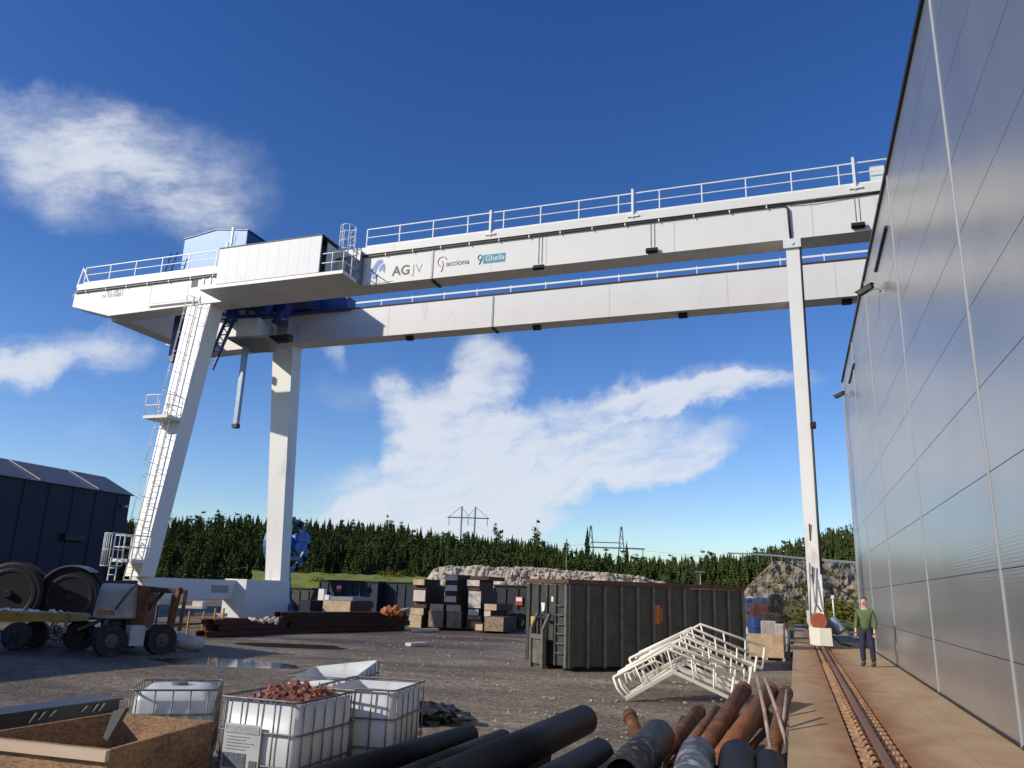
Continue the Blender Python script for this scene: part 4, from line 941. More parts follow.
# ------------------------------------------------------------------ power pylons
def hpylon(px, D, top, w2, lattice, label):
    base = gd(px, hor(px), D); z0 = hill_z(px, D)-1; zt = 1.65+(hor(px)-top)*D/F
    t = thing('power_pylon', label, 'pylon', (base.x, base.y, z0)); rx = (ROT @ Vector((1,0,0))); rx.z = 0; rx.normalize(); B = Vector((base.x, base.y, 0))
    def P(a, z): return Vector((B.x+rx.x*a, B.y+rx.y*a, z))
    for s in (-1,1):
        k = MB()
        if lattice:
            for e in (-1,1): k.bar(P(s*w2+e*1.5, z0), P(s*w2+e*.12, zt), .22, .22)
            n = 9
            for i in range(n):
                u0, u1 = i/n, (i+1)/n; e = 1 if i % 2 else -1
                k.bar(P(s*w2+e*(1.5-1.38*u0), z0+(zt-z0)*u0), P(s*w2-e*(1.5-1.38*u1), z0+(zt-z0)*u1), .12, .12)
        else:
            k.bar(P(s*w2, z0), P(s*w2, zt), .34, .34)
        k.build('leg', M_pylon, t)
    zc = zt - (5.0 if lattice else 3.2)
    k = MB(); k.bar(P(-w2-(1.0 if lattice else 4), zc), P(w2+(5.5 if lattice else 4), zc), .22, .3)
    if lattice:
        k.bar(P(-w2,zc+1.2), P(w2,zc+1.2), .15,.2)
    else:
        for s in (-1,1): k.bar(P(s*w2, zt), P(s*(w2+3.8), zc), .12,.12); k.bar(P(s*w2, zt-.5), P(s*(w2-2.5), zc), .1,.1)
        k.bar(P(-w2,zc-6), P(w2,zc-6), .2, .25)
    k.build('crossarm', M_pylon, t)
    for a in (-w2-(.5 if lattice else 3.5), 0, w2+(5 if lattice else 3.5)):
        k = MB(); k.tube([P(a,zc),P(a,zc-2.2)], .09, 5); k.build('insulator', M_dark, t)
    return t
hpylon(465, 215, 507, 1.9, False, 'pale twin pole power pylon rising above the wood behind the timber stacks')
hpylon(606, 180, 527, 3.6, True, 'dark lattice power pylon with two legs above the skip')
def wire(a, b, sag, label):
    k = MB(); k.tube([a.lerp(b, i/14)-Vector((0,0,sag*4*(i/14)*(1-i/14))) for i in range(15)], .035, 4); tag(k.build('power_line', M_pylon), label, 'power line')
wire(gd(594,543,180), gd(462,519,215), 3, 'thin power line between the two pylons')
wire(gd(622,548,180), gd(1150,560,120), 2, 'thin power line from the lattice pylon towards the grey hall')
t = thing('street_lamp', 'slim grey twin headed street lamp far behind the right end of the skip', 'lamp', gd(701,hor(701),95))
b = gd(701,hor(701),95); zt = 1.65+(hor(701)-573)*95/F
k = MB(); k.tube([(b.x,b.y,G),(b.x,b.y,zt)], .09, 6); k.build('pole', M_grey, t)
k = MB(); k.bar((b.x-.55,b.y-.2,zt+.05),(b.x+.55,b.y+.2,zt+.05),.25,.1); k.build('lamp_head', M_seam, t)
k = MB(); b = gd(566,hor(566),100); k.tube([(b.x,b.y,G),(b.x,b.y,1.65+(hor(566)-540)*100/F)], .08, 6); tag(k.build('wooden_pole', M_pylon), 'thin bare pole standing behind the left end of the skip', 'pole')

# ================================================================== YARD OBJECTS
RX = Vector((_x.x, 0, 0)); RX = ROT @ Vector((1,0,0)); RX.z = 0; RX.normalize(); FY = Vector((-RX.y, RX.x, 0)); UZ = Vector((0,0,1))
def frame(o, ang=0.):                   # local frame: a along picture right, b away from the camera, turned by ang
    c, s = math.cos(ang), math.sin(ang); A = RX*c+FY*s; B = -RX*s+FY*c
    return lambda a, b, z: Vector(o) + A*a + B*b + UZ*z
# ---------------------------------------------------------------- big open skip
N = gz(568,672); ang = math.atan2(.42,.9); S = frame((N.x,N.y,G), ang)
SL, SW, SH = 6.78, 2.9, 2.67
skip = thing('roll_off_skip', 'large dark grey roll off skip with a rusty top rim standing on the dirt', 'skip', (N.x,N.y,G))
def sb(k, a0,a1,b0,b1,z0,z1): return k.hexa([S(a0,b0,z0),S(a1,b0,z0),S(a1,b1,z0),S(a0,b1,z0)], [S(a0,b0,z1),S(a1,b0,z1),S(a1,b1,z1),S(a0,b1,z1)])
k = MB(); sb(k,0,SL,0,.06,.14,SH-.14); sb(k,0,SL,SW-.06,SW,.14,SH-.14); sb(k,0,.06,.064,SW-.064,.14,SH-.14); sb(k,SL-.06,SL,.064,SW-.064,.14,SH-.14); sb(k,.064,SL-.064,.064,SW-.064,.14,.22)
sk = k.build('body', M_skip, skip)
k = MB(); sb(k,-.06,SL+.06,-.07,.09,SH-.11,SH+.02); sb(k,-.06,SL+.06,SW-.09,SW+.07,SH-.11,SH+.02); sb(k,-.06,.09,.094,SW-.094,SH-.11,SH+.02); sb(k,SL-.09,SL+.06,.094,SW-.094,SH-.11,SH+.02); k.build('top_rim', M_skiprim, skip)
for i in range(12):
    a = .0+ (SL-.12)*i/11; k = MB(); sb(k,a,a+.085 if 0 < i < 11 else a+.12,-.075,-.003,.1,SH-.14); k.build('rib', M_skiprib if i else M_skip, skip)
    if i < 11: 
        k = MB(); sb(k,a+.02,a+.1,SW+.003,SW+.07,.1,SH-.14); k.build('rib', M_skip, skip)
k = MB(); sb(k,.1,SL-.1,.4,.58,-.0,.137); sb(k,.1,SL-.1,SW-.58,SW-.4,0,.137); k.build('skid', M_dark, skip)
for b in (.75,1.35,1.95,2.6): k = MB(); sb(k,-.075,-.003,b-.05,b+.05,.12,SH-.14); k.build('end_stiffener', M_skip, skip)
k = MB(); sb(k,-.09,-.003,.0,.13,.1,SH-.14); k.build('corner_post', M_skiprib, skip)
k = MB()
for b in (.95,1.75): sb(k,-.42,-.30,b-.06,b+.06,.0,1.15); k.hexa([S(-.42,b-.06,1.152),S(-.3,b-.06,1.152),S(-.3,b+.06,1.152),S(-.42,b+.06,1.152)], [S(-.2,b-.06,1.62),S(-.08,b-.06,1.62),S(-.08,b+.06,1.62),S(-.2,b+.06,1.62)])
sb(k,-.42,-.30,1.012,1.688,.86,1.0); sb(k,-.36,-.31,1.012,1.688,.12,.85); k.build('hook_frame', M_skiprib, skip)
k = MB(); k.tube([S(-.24,1.0,1.5),S(-.24,1.7,1.5)], .045, 8); k.build('hook_bar', M_dark, skip)
for b in (.3,.45,.6):
    pass
k = MB()
for z in (.5,.78,1.06,1.34,1.62,1.9): k.bar(S(-.085,.18,z),S(-.085,.62,z),.03,.03)
k.build('ladder_rungs', M_skiprib, skip)
k = MB(); sb(k,-.1,-.085,2.1,2.38,1.0,1.5); k.build('yellow_mark', mat('yellow_sticker', (.5,.38,.04), .6, 0, .2), skip)
k = MB(); k.hexa([S(-.09,1.45,1.72),S(-.09,1.62,1.66),S(-.08,1.62,1.66),S(-.08,1.45,1.72)],[S(-.09,1.42,1.95),S(-.09,1.68,1.95),S(-.08,1.68,1.95),S(-.08,1.42,1.95)]); k.build('white_mark', M_signw, skip); k = MB(); sb(k,-.015,-.006,1.0,1.12,2.0,2.15); k.build('white_mark', M_signw, skip)
p = None
k = MB(); sb(k,3.02,3.34,-.03,-.004,1.42,2.0); sb(k,3.36,3.42,-.03,-.004,1.5,1.9); k.build('orange_sign', M_sign, skip)
# ---------------------------------------------------------------- stack of white chevron frames
fo = gz(674,702); fo = Vector((fo.x, fo.y, G)); FR = frame(fo, R_(4))
rf = random.Random(5)
flab = ['front most white bent frame of the stack, resting on the dirt', 'second white bent frame from the front of the stack', 'third white bent frame from the front of the stack', 'fourth white bent frame from the front of the stack', 'white bent frame halfway through the stack',
        'fourth white bent frame from the back of the stack', 'third white bent frame from the back of the stack', 'second white bent frame from the back of the stack', 'back most white bent frame, sticking up at the right above the others']
NF = 9
for i in range(NF):
    oa, ob, oz = (.112*i+rf.uniform(-.05,.05)), .11*i, .064*i+rf.uniform(-.02,.02)
    if i == NF-1: oa += .06; oz += .03
    FRi = frame(fo, R_(4)+(rf.uniform(-.13,.13) if i else 0)); tz = rf.uniform(-.05,.05) if i else 0
    t = thing('bent_frame', flab[i], 'frame', FR(oa,ob,.0), 'white bent frames')
    lo = [(-1.12,0,.03),(0,.05,.63),(1.3,.0,.09)]; up = [(-1.36,.16,.46),(-.09,.22,1.10),(1.44,.16,.56)]
    lo = [FRi(a+oa,b+ob,z+oz+tz*a) for a, b, z in lo]; up = [FRi(a+oa,b+ob,z+oz+tz*a) for a, b, z in up]
    def seg(P, u):                       # point along a two segment chain
        return P[0].lerp(P[1], u*2) if u < .5 else P[1].lerp(P[2], u*2-1)
    k = MB(); k.bar(lo[0],lo[1],.055,.078); k.bar(lo[1],lo[2],.055,.078); k.build('lower_rail', M_ivory, t)
    k = MB(); k.tube(up, .031, 6); k.build('upper_rail', M_ivory, t)
    k = MB(); k.tube([lo[0],lo[0].lerp(up[0],.5)+FR(-.05,0,.0)-FR(0,0,0),up[0]], .028, 6); k.build('end_bar', M_ivory, t)
    k = MB(); k.tube([lo[2],up[2]],.03,6); k.build('end_bar', M_ivory, t)
    for u in (.2,.5,.68,.85): k = MB(); k.tube([seg(lo,u),seg(up,u)], .021, 6); k.build('rung', M_ivory, t)
    if i not in (0,4,NF-1): continue
    k = MB(); a0, a1, a2, a3 = seg(lo,.06), seg(up,.10), seg(up,.42), seg(lo,.44)
    m0 = lambda p_, q_: p_.lerp(q_, .5)
    k.tube([m0(a0,a1), a1.lerp(m0(a1,a0),.2), a1.lerp(a2,.12)-UZ*.09, a2.lerp(a1,.1)-UZ*.12, m0(a2,a3)], .022, 6); k.build('loop_bar', M_ivory, t)

# ---------------------------------------------------------------- plastic pipes
def big_pipe(label, p, q, r, m, group='black plastic pipes', tks=.035):
    p, q = Vector(p), Vector(q); t = thing('plastic_pipe', label, 'pipe', p, group)
    k = MB(); k.pipe(p, q, r, tks, 28); k.build('tube', m, t)
    d = (q-p).normalized()
    k = MB(); k.pipe(q-d*.0+d*.002, q+d*.012, r-.004, tks-.006, 28); k.build('cut_edge', m, t)
    return t
def on(px, py, r, zt): p = gz(px, py, zt); return Vector((p.x, p.y, zt-r))
r = .125; big_pipe('thinnest black pipe lying right against the caged tanks', on(296,772,r,.02), on(470,724,r,.02), r, M_pipe)
r = .13; big_pipe('black pipe lying second from the caged tanks, its near end open', on(396,770,r,.0), on(503,729,r,.0), r, M_pipe)
r = .20; big_pipe('thick long black pipe reaching farthest back among the black pipes', on(440,763,r,.1), on(584,705,r,.1), r, M_pipe)
r = .18; big_pipe('black pipe lying in front of the thick long black pipe', on(470,806,r,-.05), on(600,738,r,-.05), r, M_pipe)
r = .22; big_pipe('scuffed grey black pipe with its open end towards the camera', on(622,755,r,.05), on(658,719,r,.05), r, M_pipedusty)
r = .215; big_pipe('pipe smeared with white paint beside the rusty pipes', on(672,830,r,.02), on(697,736,r,.02), r, M_pipemarble)
r = .22; big_pipe('plain black pipe right of the white smeared pipe', on(737,830,r,.0), on(737,739,r,.0), r, M_pipe)
r = .19; big_pipe('rightmost black pipe, close to the concrete track bed', on(772,830,r,-.04), on(769,749,r,-.04), r, M_pipe)
r = .2; big_pipe('black pipe lying half hidden under the scuffed grey black pipe', on(560,806,r,-.1), on(618,757,r,-.1), r, M_pipe)
low = [(on(330,790,.15,G+.31), on(490,742,.15,G+.31)), (on(430,800,.17,G+.34), on(540,742,.17,G+.34)), (on(520,820,.18,G+.37), on(610,756,.18,G+.37)), (on(640,830,.18,G+.38), on(676,764,.18,G+.38)), (on(700,840,.18,G+.36), on(716,770,.18,G+.36)), (on(760,850,.16,G+.33), on(752,778,.16,G+.33))]
for p_, q_ in low: big_pipe('dark pipe in the bottom layer under the upper black pipes', p_, q_, .165, M_pipe, 'bottom layer of black pipes')
# crumpled tarp and rust scraps
k = MB(); c = gz(432,722); tr_ = random.Random(6)
for i in range(16): k.rock((c.x+tr_.uniform(-.5,.45), c.y+tr_.uniform(-.3,.3), G+.10+.10*tr_.random()), tr_.uniform(.12,.22), (1.5,1,.6), i*3.3, 2, .7)
tag(k.build('black_tarp', M_tarp), 'crumpled black plastic sheet lying behind the black pipes', 'tarp')
k = MB(); c = gz(459,719)
for i in range(10): k.rock((c.x+.16*math.sin(i*2.4), c.y+.15*math.cos(i*1.7), G+.05), .07, (1.2,1,.6), i*2.3, 1, .4)
tag(k.build('rust_scraps', M_brick), 'few reddish scraps beside the crumpled black sheet', 'scraps', kind='stuff')
# rusty pipes: far ends propped on a timber sleeper
tag(MB().bar(gz(700,728)+UZ*.11, gz(782,724)+UZ*.11, .2, .22).build('timber_sleeper', M_brown), 'dark timber sleeper lying under the far ends of the rusty pipes', 'timber')
def rusty(label, a, b, r, m=M_rust):
    p, q = gd(*a), gd(*b); p.z = max(p.z, G+r); t = thing('rusty_pipe', label, 'pipe', p, 'rusty steel pipes')
    r *= .87; MB().pipe(p, q, r, .02, 18).build('tube', m, t); d = (q-p).normalized()
    if r > .1: MB().pipe(q-d*.14, q-d*.04, r+.012, .012, 18).build('collar', m, t)
    return t
rusty('short rusty pipe stub standing apart at the left of the rusty pipes', (640,742,11.6), (629,714,12.3), .115)
rusty('rusty pipe lying leftmost among the long rusty pipes', (655,765,10.4), (699,711,13.4), .13)
rusty('rusty pipe with a ragged bright orange end', (672,770,10.0), (717,711,12.6), .10, M_orange)
rusty('thick rusty pipe poking up in front of the white frames', (690,770,9.8), (744,689,12.8), .14)
rusty('bright orange rusty pipe right of the thick rusty pipe', (712,772,9.6), (770,690,12.9), .15, M_orange)
rusty('dark rusty pipe beside the concrete track bed', (770,765,9.8), (786,692,12.8), .12)
rusty('thin pale rusty pipe between the orange pipe and the sticks', (735,752,10.2), (766,712,12.2), .07, M_brown)
rusty('thin dark rusty pipe lying low behind the black pipes', (742,757,10.5), (776,720,12.4), .06)
rusty('rusty pipe lying low behind the scuffed black pipe', (676,752,11.5), (684,721,13.4), .10, M_rustred)
M_stick = mat('peeling_white_pole', (.30,.24,.20), .75, 0, .25, 7, dirt=((.22,.10,.06), .45, 8, (1,1,.4)))
for lab, a, b in [('thin peeling white pole standing in front of the rusty pipes', (771,752,9.7), (757,676,10.6)), ('thin peeling pole leaning right of the white pole', (789,752,9.9), (765,678,11.2)), ('thin pole standing rightmost, right beside the track bed', (779,752,10.6), (787,690,12.0))]:
    p, q = gd(*a), gd(*b); p.z = max(p.z, G); tag(MB().tube([p, p.lerp(q,.5)+Vector((.01,0,.02)), q], .025, 8).build('thin_pole', M_stick, None), lab, 'pole', 'peeling poles')
# ---------------------------------------------------------------- caged tanks
def ibc(label, c, rot, cut=False, rubble=False, plate=False, sag=0., lx=1.0, ly=1.18, slant=None, ht=1.11):
    t = thing('caged_tank', label, 'tank', c, 'white caged tanks'); O = ORG[t.name]; h = ht
    ca, sa = math.cos(rot), math.sin(rot)
    def P(x, y, z): return O + Vector((x*ca-y*sa, x*sa+y*ca, z))
    x1, y1 = lx/2, ly/2
    def ring(x, y, r_, z, n=5):
        pts = []
        for cx, cy, a0 in ((x-r_,y-r_,0),(-x+r_,y-r_,90),(-x+r_,-y+r_,180),(x-r_,-y+r_,270)):
            for i in range(n+1): a = R_(a0+90*i/n); pts.append(P(cx+r_*math.cos(a), cy+r_*math.sin(a), z(cx+r_*math.cos(a), cy+r_*math.sin(a)) if callable(z) else z))
        return pts
    k = MB()
    levels = [(.17,.05),(.20,.012),(.62*h/1.16,.0),((h-.03 if cut else h-.15)-sag,.012)] + ([] if cut else [(h-.08-sag,.03),(h-.03-sag,.10),(h-.01-sag,.22)])
    if slant: levels = [(.17,.05),(.20,.012),(.6,.0)]
    R0 = [ring(x1-.026-i_, y1-.026-i_, .11, z) for z, i_ in levels]
    if slant: R0.append(ring(x1-.03, y1-.03, .12, slant))
    i0 = len(k.v)
    for r_ in R0: k.v += r_
    n = len(R0[0])
    for a in range(len(R0)-1):
        for j in range(n): k.f.append((a*n+j, a*n+(j+1) % n, (a+1)*n+(j+1) % n, (a+1)*n+j)); k.sm.append(True)
    k.f.append(tuple(reversed(range(n)))); k.sm.append(False)
    if not cut and not slant: k.f.append(tuple((len(R0)-1)*n+j for j in range(n))); k.sm.append(False)
    if cut or slant:                     # inner skin of the opened bladder
        m_ = len(R0); I0 = [ring(x1-.04-i_, y1-.04-i_, .10, z) for z, i_ in levels]
        if slant: I0.append(ring(x1-.042, y1-.042, .11, slant))
        b0 = len(k.v)
        for r_ in I0: k.v += r_
        for a in range(m_-1):
            for j in range(n): k.f.append((b0+a*n+(j+1) % n, b0+a*n+j, b0+(a+1)*n+j, b0+(a+1)*n+(j+1) % n)); k.sm.append(True)
        k.f.append(tuple(b0+j for j in range(n))); k.sm.append(False)
        for j in range(n): k.f.append(((m_-1)*n+j, (m_-1)*n+(j+1) % n, b0+(m_-1)*n+(j+1) % n, b0+(m_-1)*n+j)); k.sm.append(False)
    k.build('bladder', M_plastic, t)
    if not cut and not slant: k = MB(); k.lathe(P(0,0,h-.02-sag), P(0,0,h+.04-sag), [(0,0),(0,.1),(.05,.1),(.05,0)], 16); k.build('lid', M_cage, t)
    k = MB()
    for sx in (-1,0,1): k.hexa([P(sx*(x1-.09)-.07,-y1,.0),P(sx*(x1-.09)+.07,-y1,0),P(sx*(x1-.09)+.07,y1,0),P(sx*(x1-.09)-.07,y1,0)],[P(sx*(x1-.09)-.07,-y1,.1),P(sx*(x1-.09)+.07,-y1,.1),P(sx*(x1-.09)+.07,y1,.1),P(sx*(x1-.09)-.07,y1,.1)])
    k.hexa([P(-x1,-y1,.103),P(x1,-y1,.103),P(x1,y1,.103),P(-x1,y1,.103)],[P(-x1,-y1,.16),P(x1,-y1,.16),P(x1,y1,.16),P(-x1,y1,.16)]); k.build('pallet', M_dark, t)
    k = MB(); zs = [.2,.48,.79*h/1.11,h] if not slant else [.2,.5,.78]
    for z in zs: q = ring(x1, y1, .06, z, 3); k.tube(q+[q[0]], .011 if z < h else .014, 6)
    def bars(pts):
        for x, y in pts: k.tube([P(x,y,.16),P(x,y,h if not slant else slant(x,y)-.02)], .0092, 6)
    nx_, ny_ = 5, 6
    for i in range(nx_):
        x = -x1+.09+(lx-.18)*i/(nx_-1); bars([(x,-y1),(x,y1)])
    for i in range(ny_):
        y = -y1+.09+(ly-.18)*i/(ny_-1); bars([(-x1,y),(x1,y)])
    k.build('cage', M_cage, t)
    if plate:
        def fq(a, b, c_, d, y, m, nm, par): kk = MB(); kk.hexa([P(a,y-.006,c_),P(b,y-.006,c_),P(b,y,c_),P(a,y,c_)],[P(a,y-.006,d),P(b,y-.006,d),P(b,y,d),P(a,y,d)]); return kk.build(nm, m, par)
        y = -y1-.016; pl = fq(-.38,.08,.42,.86,y,mat('grey_plate', (.42,.42,.41), .6, 0, .12, 6),'label_plate',t)
        fq(-.36,.06,.77,.84,y-.008,mat('grey_print', (.32,.33,.35), .6, 0, .3, 30),'printed_band',pl); fq(-.36,-.08,.44,.58,y-.008,mat('dark_print', (.10,.11,.13), .6, 0, .5, 40),'printed_block',pl)
        fq(-.03,.06,.44,.52,y-.008,M_letter,'printed_block',pl)
        for i in range(5): fq(-.34,-.10+.05*(i % 3),.615+.03*i,.622+.03*i,y-.008,M_lettert,'printed_line',pl)
    return t, P
t1, P1 = ibc('white caged tank with a label plate, cut open and filled with brick rubble', (-5.36,7.96,G), 0, cut=True, plate=True)
k = MB(); r_ = random.Random(8)
for _ in range(150):
    x, y = r_.uniform(-.34,.34), r_.uniform(-.43,.43); k.obox(P1(x,y,1.04+.11*math.exp(-((x+.05)**2+(y-.1)**2)*9)+r_.uniform(-.03,.03)), (r_.uniform(.05,.13),r_.uniform(.04,.09),r_.uniform(.03,.07)), (r_.random()*3,r_.random()*3,r_.random()*3))
for _ in range(1): k.hexa([P1(-.38,-.47,.9),P1(.38,-.47,.9),P1(.38,.47,.9),P1(-.38,.47,.9)],[P1(-.38,-.47,1.03),P1(.38,-.47,1.03),P1(.38,.47,1.03),P1(-.38,.47,1.03)])
tag(k.build('brick_rubble', M_brick), 'reddish brick rubble heaped in the cut open caged tank', 'rubble', kind='stuff')
ibc('white caged tank standing behind the rubble filled tank, closest to the black pipes', (-5.08,9.3,G), R_(8), cut=True)
pL, pR = gz(132,692,.30), gz(214,692,.30); pd = (pR-pL).normalized(); pc = (pL+pR)/2 + Vector((-pd.y,pd.x,0))*.56
ibc('white caged tank with a bulging bladder just behind the chipboard crate', (pc.x,pc.y,G), math.atan2(pd.y,pd.x), sag=-.01, lx=1.0, ly=1.1, ht=.97)
ibc('torn open white tank with a slanted rim, farthest from the camera', (-7.75,12.7,G), R_(10), slant=lambda x, y: .82+.14*x+.16*y, lx=1.3, ly=1.2)
# ---------------------------------------------------------------- chipboard crate with trough behind it
def crate(name, label, cat, quad, z0, z1, m, th=.03, rim=True, group=None, floor=True):
    Q = [Vector((x, y, 0)) for x, y in quad]; ctr = sum(Q, Vector())/4; t = thing(name, label, cat, (ctr.x,ctr.y,z0), group)
    I = [q + (ctr-q).normalized()*th*1.6 for q in Q]
    for i in range(4):
        j = (i+1) % 4; k = MB(); k.hexa([Q[i]+UZ*(z0+.1),Q[j]+UZ*(z0+.1),I[j]+UZ*(z0+.1),I[i]+UZ*(z0+.1)],[Q[i]+UZ*z1,Q[j]+UZ*z1,I[j]+UZ*z1,I[i]+UZ*z1]); k.build('side_board', m, t)
    if floor: k = MB(); k.hexa([q+UZ*(z0+.1) for q in I],[q+UZ*(z0+.13) for q in I]); k.build('floor_board', m, t)
    for f in (.0,.5,1.):
        a, b = Q[0].lerp(Q[1],f)*.98+ctr*.02, Q[3].lerp(Q[2],f)*.98+ctr*.02; k = MB(); k.bar(a+UZ*(z0+.05),b+UZ*(z0+.05),.1,.094); k.build('runner', M_tan, t)
    return t, Q, I
cq = [(-7.50,5.86),(-5.88,5.97),(-6.13,7.65),(-7.44,7.59)]
ct, Q, I = crate('chipboard_crate', 'open brown chipboard crate at the lower left corner of the yard', 'crate', cq, G, 0.15, M_osb, .04)
k = MB(); k.bar(Q[0]+Vector((0,-.03,.105)), Q[1]+Vector((.02,-.03,.105)), .05, .09); k.build('top_batten', mat('bleached_batten', (.50,.38,.27), .8, 0, .2, 4, stretch=(.2,1,1)), ct)
k = MB(); k.prism([gy(103,738,6.8),gy(107,741,6.8),gy(126,708,6.8),gy(113,711,6.8)], (.03,.02,0)); pn = k.build('leaning_sheet', mat('scuffed_grey_sheet', (.20,.205,.20), .35, .5, .3, 4), None, (-6.4,6.8,-.4)); tag(pn, 'scuffed grey sheet with a bright edge leaning inside the chipboard crate', 'sheet')
k = MB()
for i in range(7): k.rock((-6.6+.12*(i % 3), 6.4+.13*i, G+.19), .09, (1.2,1,.7), i*4.1, 1, .3)
tag(k.build('crate_scraps', M_stone), 'grey scraps lying on the floor of the chipboard crate', 'scraps', kind='stuff')
t = thing('steel_trough', 'long dark navy steel trough with white scratches behind the chipboard crate', 'trough', (-8.7,6.5,G))
k = MB(); k.hexa([(-9.0,2.6,G),(-8.62,2.6,G),(-8.42,8.6,G),(-8.82,8.6,G)], [(-9.0,2.6,.10),(-8.62,2.6,.10),(-8.42,8.6,.10),(-8.82,8.6,.10)]); k.build('body', M_trough, t)
k = MB(); k.hexa([(-9.02,2.58,.103),(-8.59,2.58,.103),(-8.39,8.62,.103),(-8.84,8.62,.103)], [(-9.02,2.58,.125),(-8.59,2.58,.125),(-8.39,8.62,.125),(-8.84,8.62,.125)]); k.build('top_flange', M_trough, t)
for y, h in ((7.40,.16),(7.52,.13),(7.66,.1),(8.1,.1),(8.26,.13),(8.36,.14)):
    x = -8.62+(y-2.6)/6.5*.22+.006; k = MB(); k.hexa([(x,y-.09,.08-h*.6),(x+.006,y-.09,.08-h*.6),(x+.006,y-.075,.08-h*.6),(x,y-.075,.08-h*.6)],[(x,y-.03,.085),(x+.006,y-.03,.085),(x+.006,y+.01,.085),(x,y+.01,.085)]); k.build('white_scratch', M_palew, t)

# ---------------------------------------------------------------- boom lift on the left
lo_ = gz(107,655); BL = frame((lo_.x,lo_.y,G), R_(47))
bl = thing('boom_lift', 'muddy four wheeled boom lift with a dirty grey hood and rusty orange boom', 'lift', (lo_.x,lo_.y,G))
def lb(k, a0,a1,b0,b1,z0,z1, ta=0.): return k.hexa([BL(a0,b0,z0),BL(a1,b0,z0),BL(a1,b1,z0),BL(a0,b1,z0)], [BL(a0+ta,b0+ta,z1),BL(a1-ta,b0+ta,z1),BL(a1-ta,b1-ta,z1),BL(a0+ta,b1-ta,z1)])
for a, b in ((.0,.0),(1.55,.0),(.0,2.5),(1.55,2.5)):
    s = -1 if b < 1 else 1
    k = MB(); q, d = BL(a,b-.19,.42), BL(a,b+.19,.42); k.lathe(q, d, [(0,.2),(0,.46),(.05,.42),(.33,.42),(.38,.46),(.38,.2)], 22); wh = k.build('wheel', M_tyre, bl)
    k = MB()
    for j in range(18):
        an = 2*math.pi*j/18; u = Vector(BL(math.cos(an),0,math.sin(an)))-BL(0,0,0); k.bar(BL(a,b-.19,.42)+u*.425, BL(a,b+.0,.42)+(Vector(BL(math.cos(an+.16),0,math.sin(an+.16)))-BL(0,0,0))*.425, .06, .045, u)
        k.bar(BL(a,b+.0,.42)+(Vector(BL(math.cos(an+.16),0,math.sin(an+.16)))-BL(0,0,0))*.425, BL(a,b+.19,.42)+u*.425, .06, .045, u)
    k.build('tread', M_tyre, wh)
    k = MB(); k.lathe(BL(a,b+s*.12,.42), BL(a,b+s*.2,.42), [(0,.0),(0,.21),(.06,.21),(.07,.1),(.12,.08),(.12,0)], 16); k.build('rim', M_rim, wh)
k = MB(); lb(k,.1,1.45,.45,2.05,.32,.66); k.build('chassis', M_tyre, bl)
k = MB(); lb(k,.55,1.0,-.12,.3,.25,.85); k.build('outrigger_box', M_lift, bl)
k = MB(); k.bar(BL(-.1,.3,.62),BL(.3,1.2,.98),.14,.1); k.bar(BL(-.2,2.1,.62),BL(.3,1.5,.98),.14,.1); k.build('axle_arm', M_rim, bl)
k = MB(); k.tube([BL(.6,1.4,.66),BL(.6,1.4,1.0)], .38, 18); k.build('turntable', M_dark, bl)
c = frame((lo_.x,lo_.y,G),0)(-.62,1.5,0); k = MB(); i0 = 0; hr = R_(10)+math.atan2(RX.y,RX.x)
rings = [(1.0,.60),(1.03,.655),(1.12,.665),(1.35,.64),(1.355,.648),(1.58,.615),(1.585,.622),(1.82,.585),(1.825,.592),(2.02,.56),(2.08,.53),(2.1,.44)]
nn = 32
for z, rr0 in rings:
    for j in range(nn):
        a = 2*math.pi*j/nn; e = (abs(math.cos(a))**3.2+abs(math.sin(a))**3.2)**(-1/3.2); x, y = rr0*e*math.cos(a), rr0*.92*e*math.sin(a)
        k.v.append(Vector((c.x+x*math.cos(hr)-y*math.sin(hr), c.y+x*math.sin(hr)+y*math.cos(hr), G+z)))
for q in range(len(rings)-1):
    for j in range(nn): k.f.append((q*nn+j, q*nn+(j+1) % nn, (q+1)*nn+(j+1) % nn, (q+1)*nn+j)); k.sm.append(True)
k.f.append(tuple((len(rings)-1)*nn+j for j in range(nn))); k.sm.append(False); k.f.append(tuple(reversed(range(nn)))); k.sm.append(False)
hd = k.build('hood', M_lift, bl)
HF = frame((c.x,c.y,G), R_(10))
k = MB(); k.hexa([HF(-.44,-.625,1.12),HF(.12,-.625,1.12),HF(.12,-.55,1.12),HF(-.44,-.55,1.12)],[HF(-.43,-.605,1.27),HF(.1,-.605,1.27),HF(.1,-.54,1.27),HF(-.43,-.54,1.27)]); k.build('orange_stripe', M_sign, hd)
k = MB(); k.tube([HF(.1,-.6,1.3),HF(.42,-.57,1.85),HF(.6,-.4,2.1)], .03, 6); k.build('hose', M_rim, hd)
k = MB()
for i in range(6): k.obox(HF(-.4+.15*i,-.1+.1*(i % 2),2.13),(.2,.25,.1),(0,.1*i,i),.02,1)
k.build('top_debris', M_rust, hd)
OF_ = frame((lo_.x,lo_.y,G), 0); OF = lambda a, b, z: OF_(a-.72, b+.3, z-.04)
k = MB(); k.hexa([OF(.62,1.1,.75),OF(1.05,1.1,.75),OF(1.05,1.8,.75),OF(.62,1.8,.75)],[OF(.6,1.1,2.1),OF(1.12,1.1,2.05),OF(1.12,1.8,2.05),OF(.6,1.8,2.1)]); k.build('boom_base', M_orange, bl)
k = MB(); k.bar(OF(1.0,1.3,1.98),OF(2.15,1.1,1.95),.22,.16); k.bar(OF(1.05,1.3,1.35),OF(1.5,1.3,1.95),.1,.1); k.build('boom', M_brown, bl)
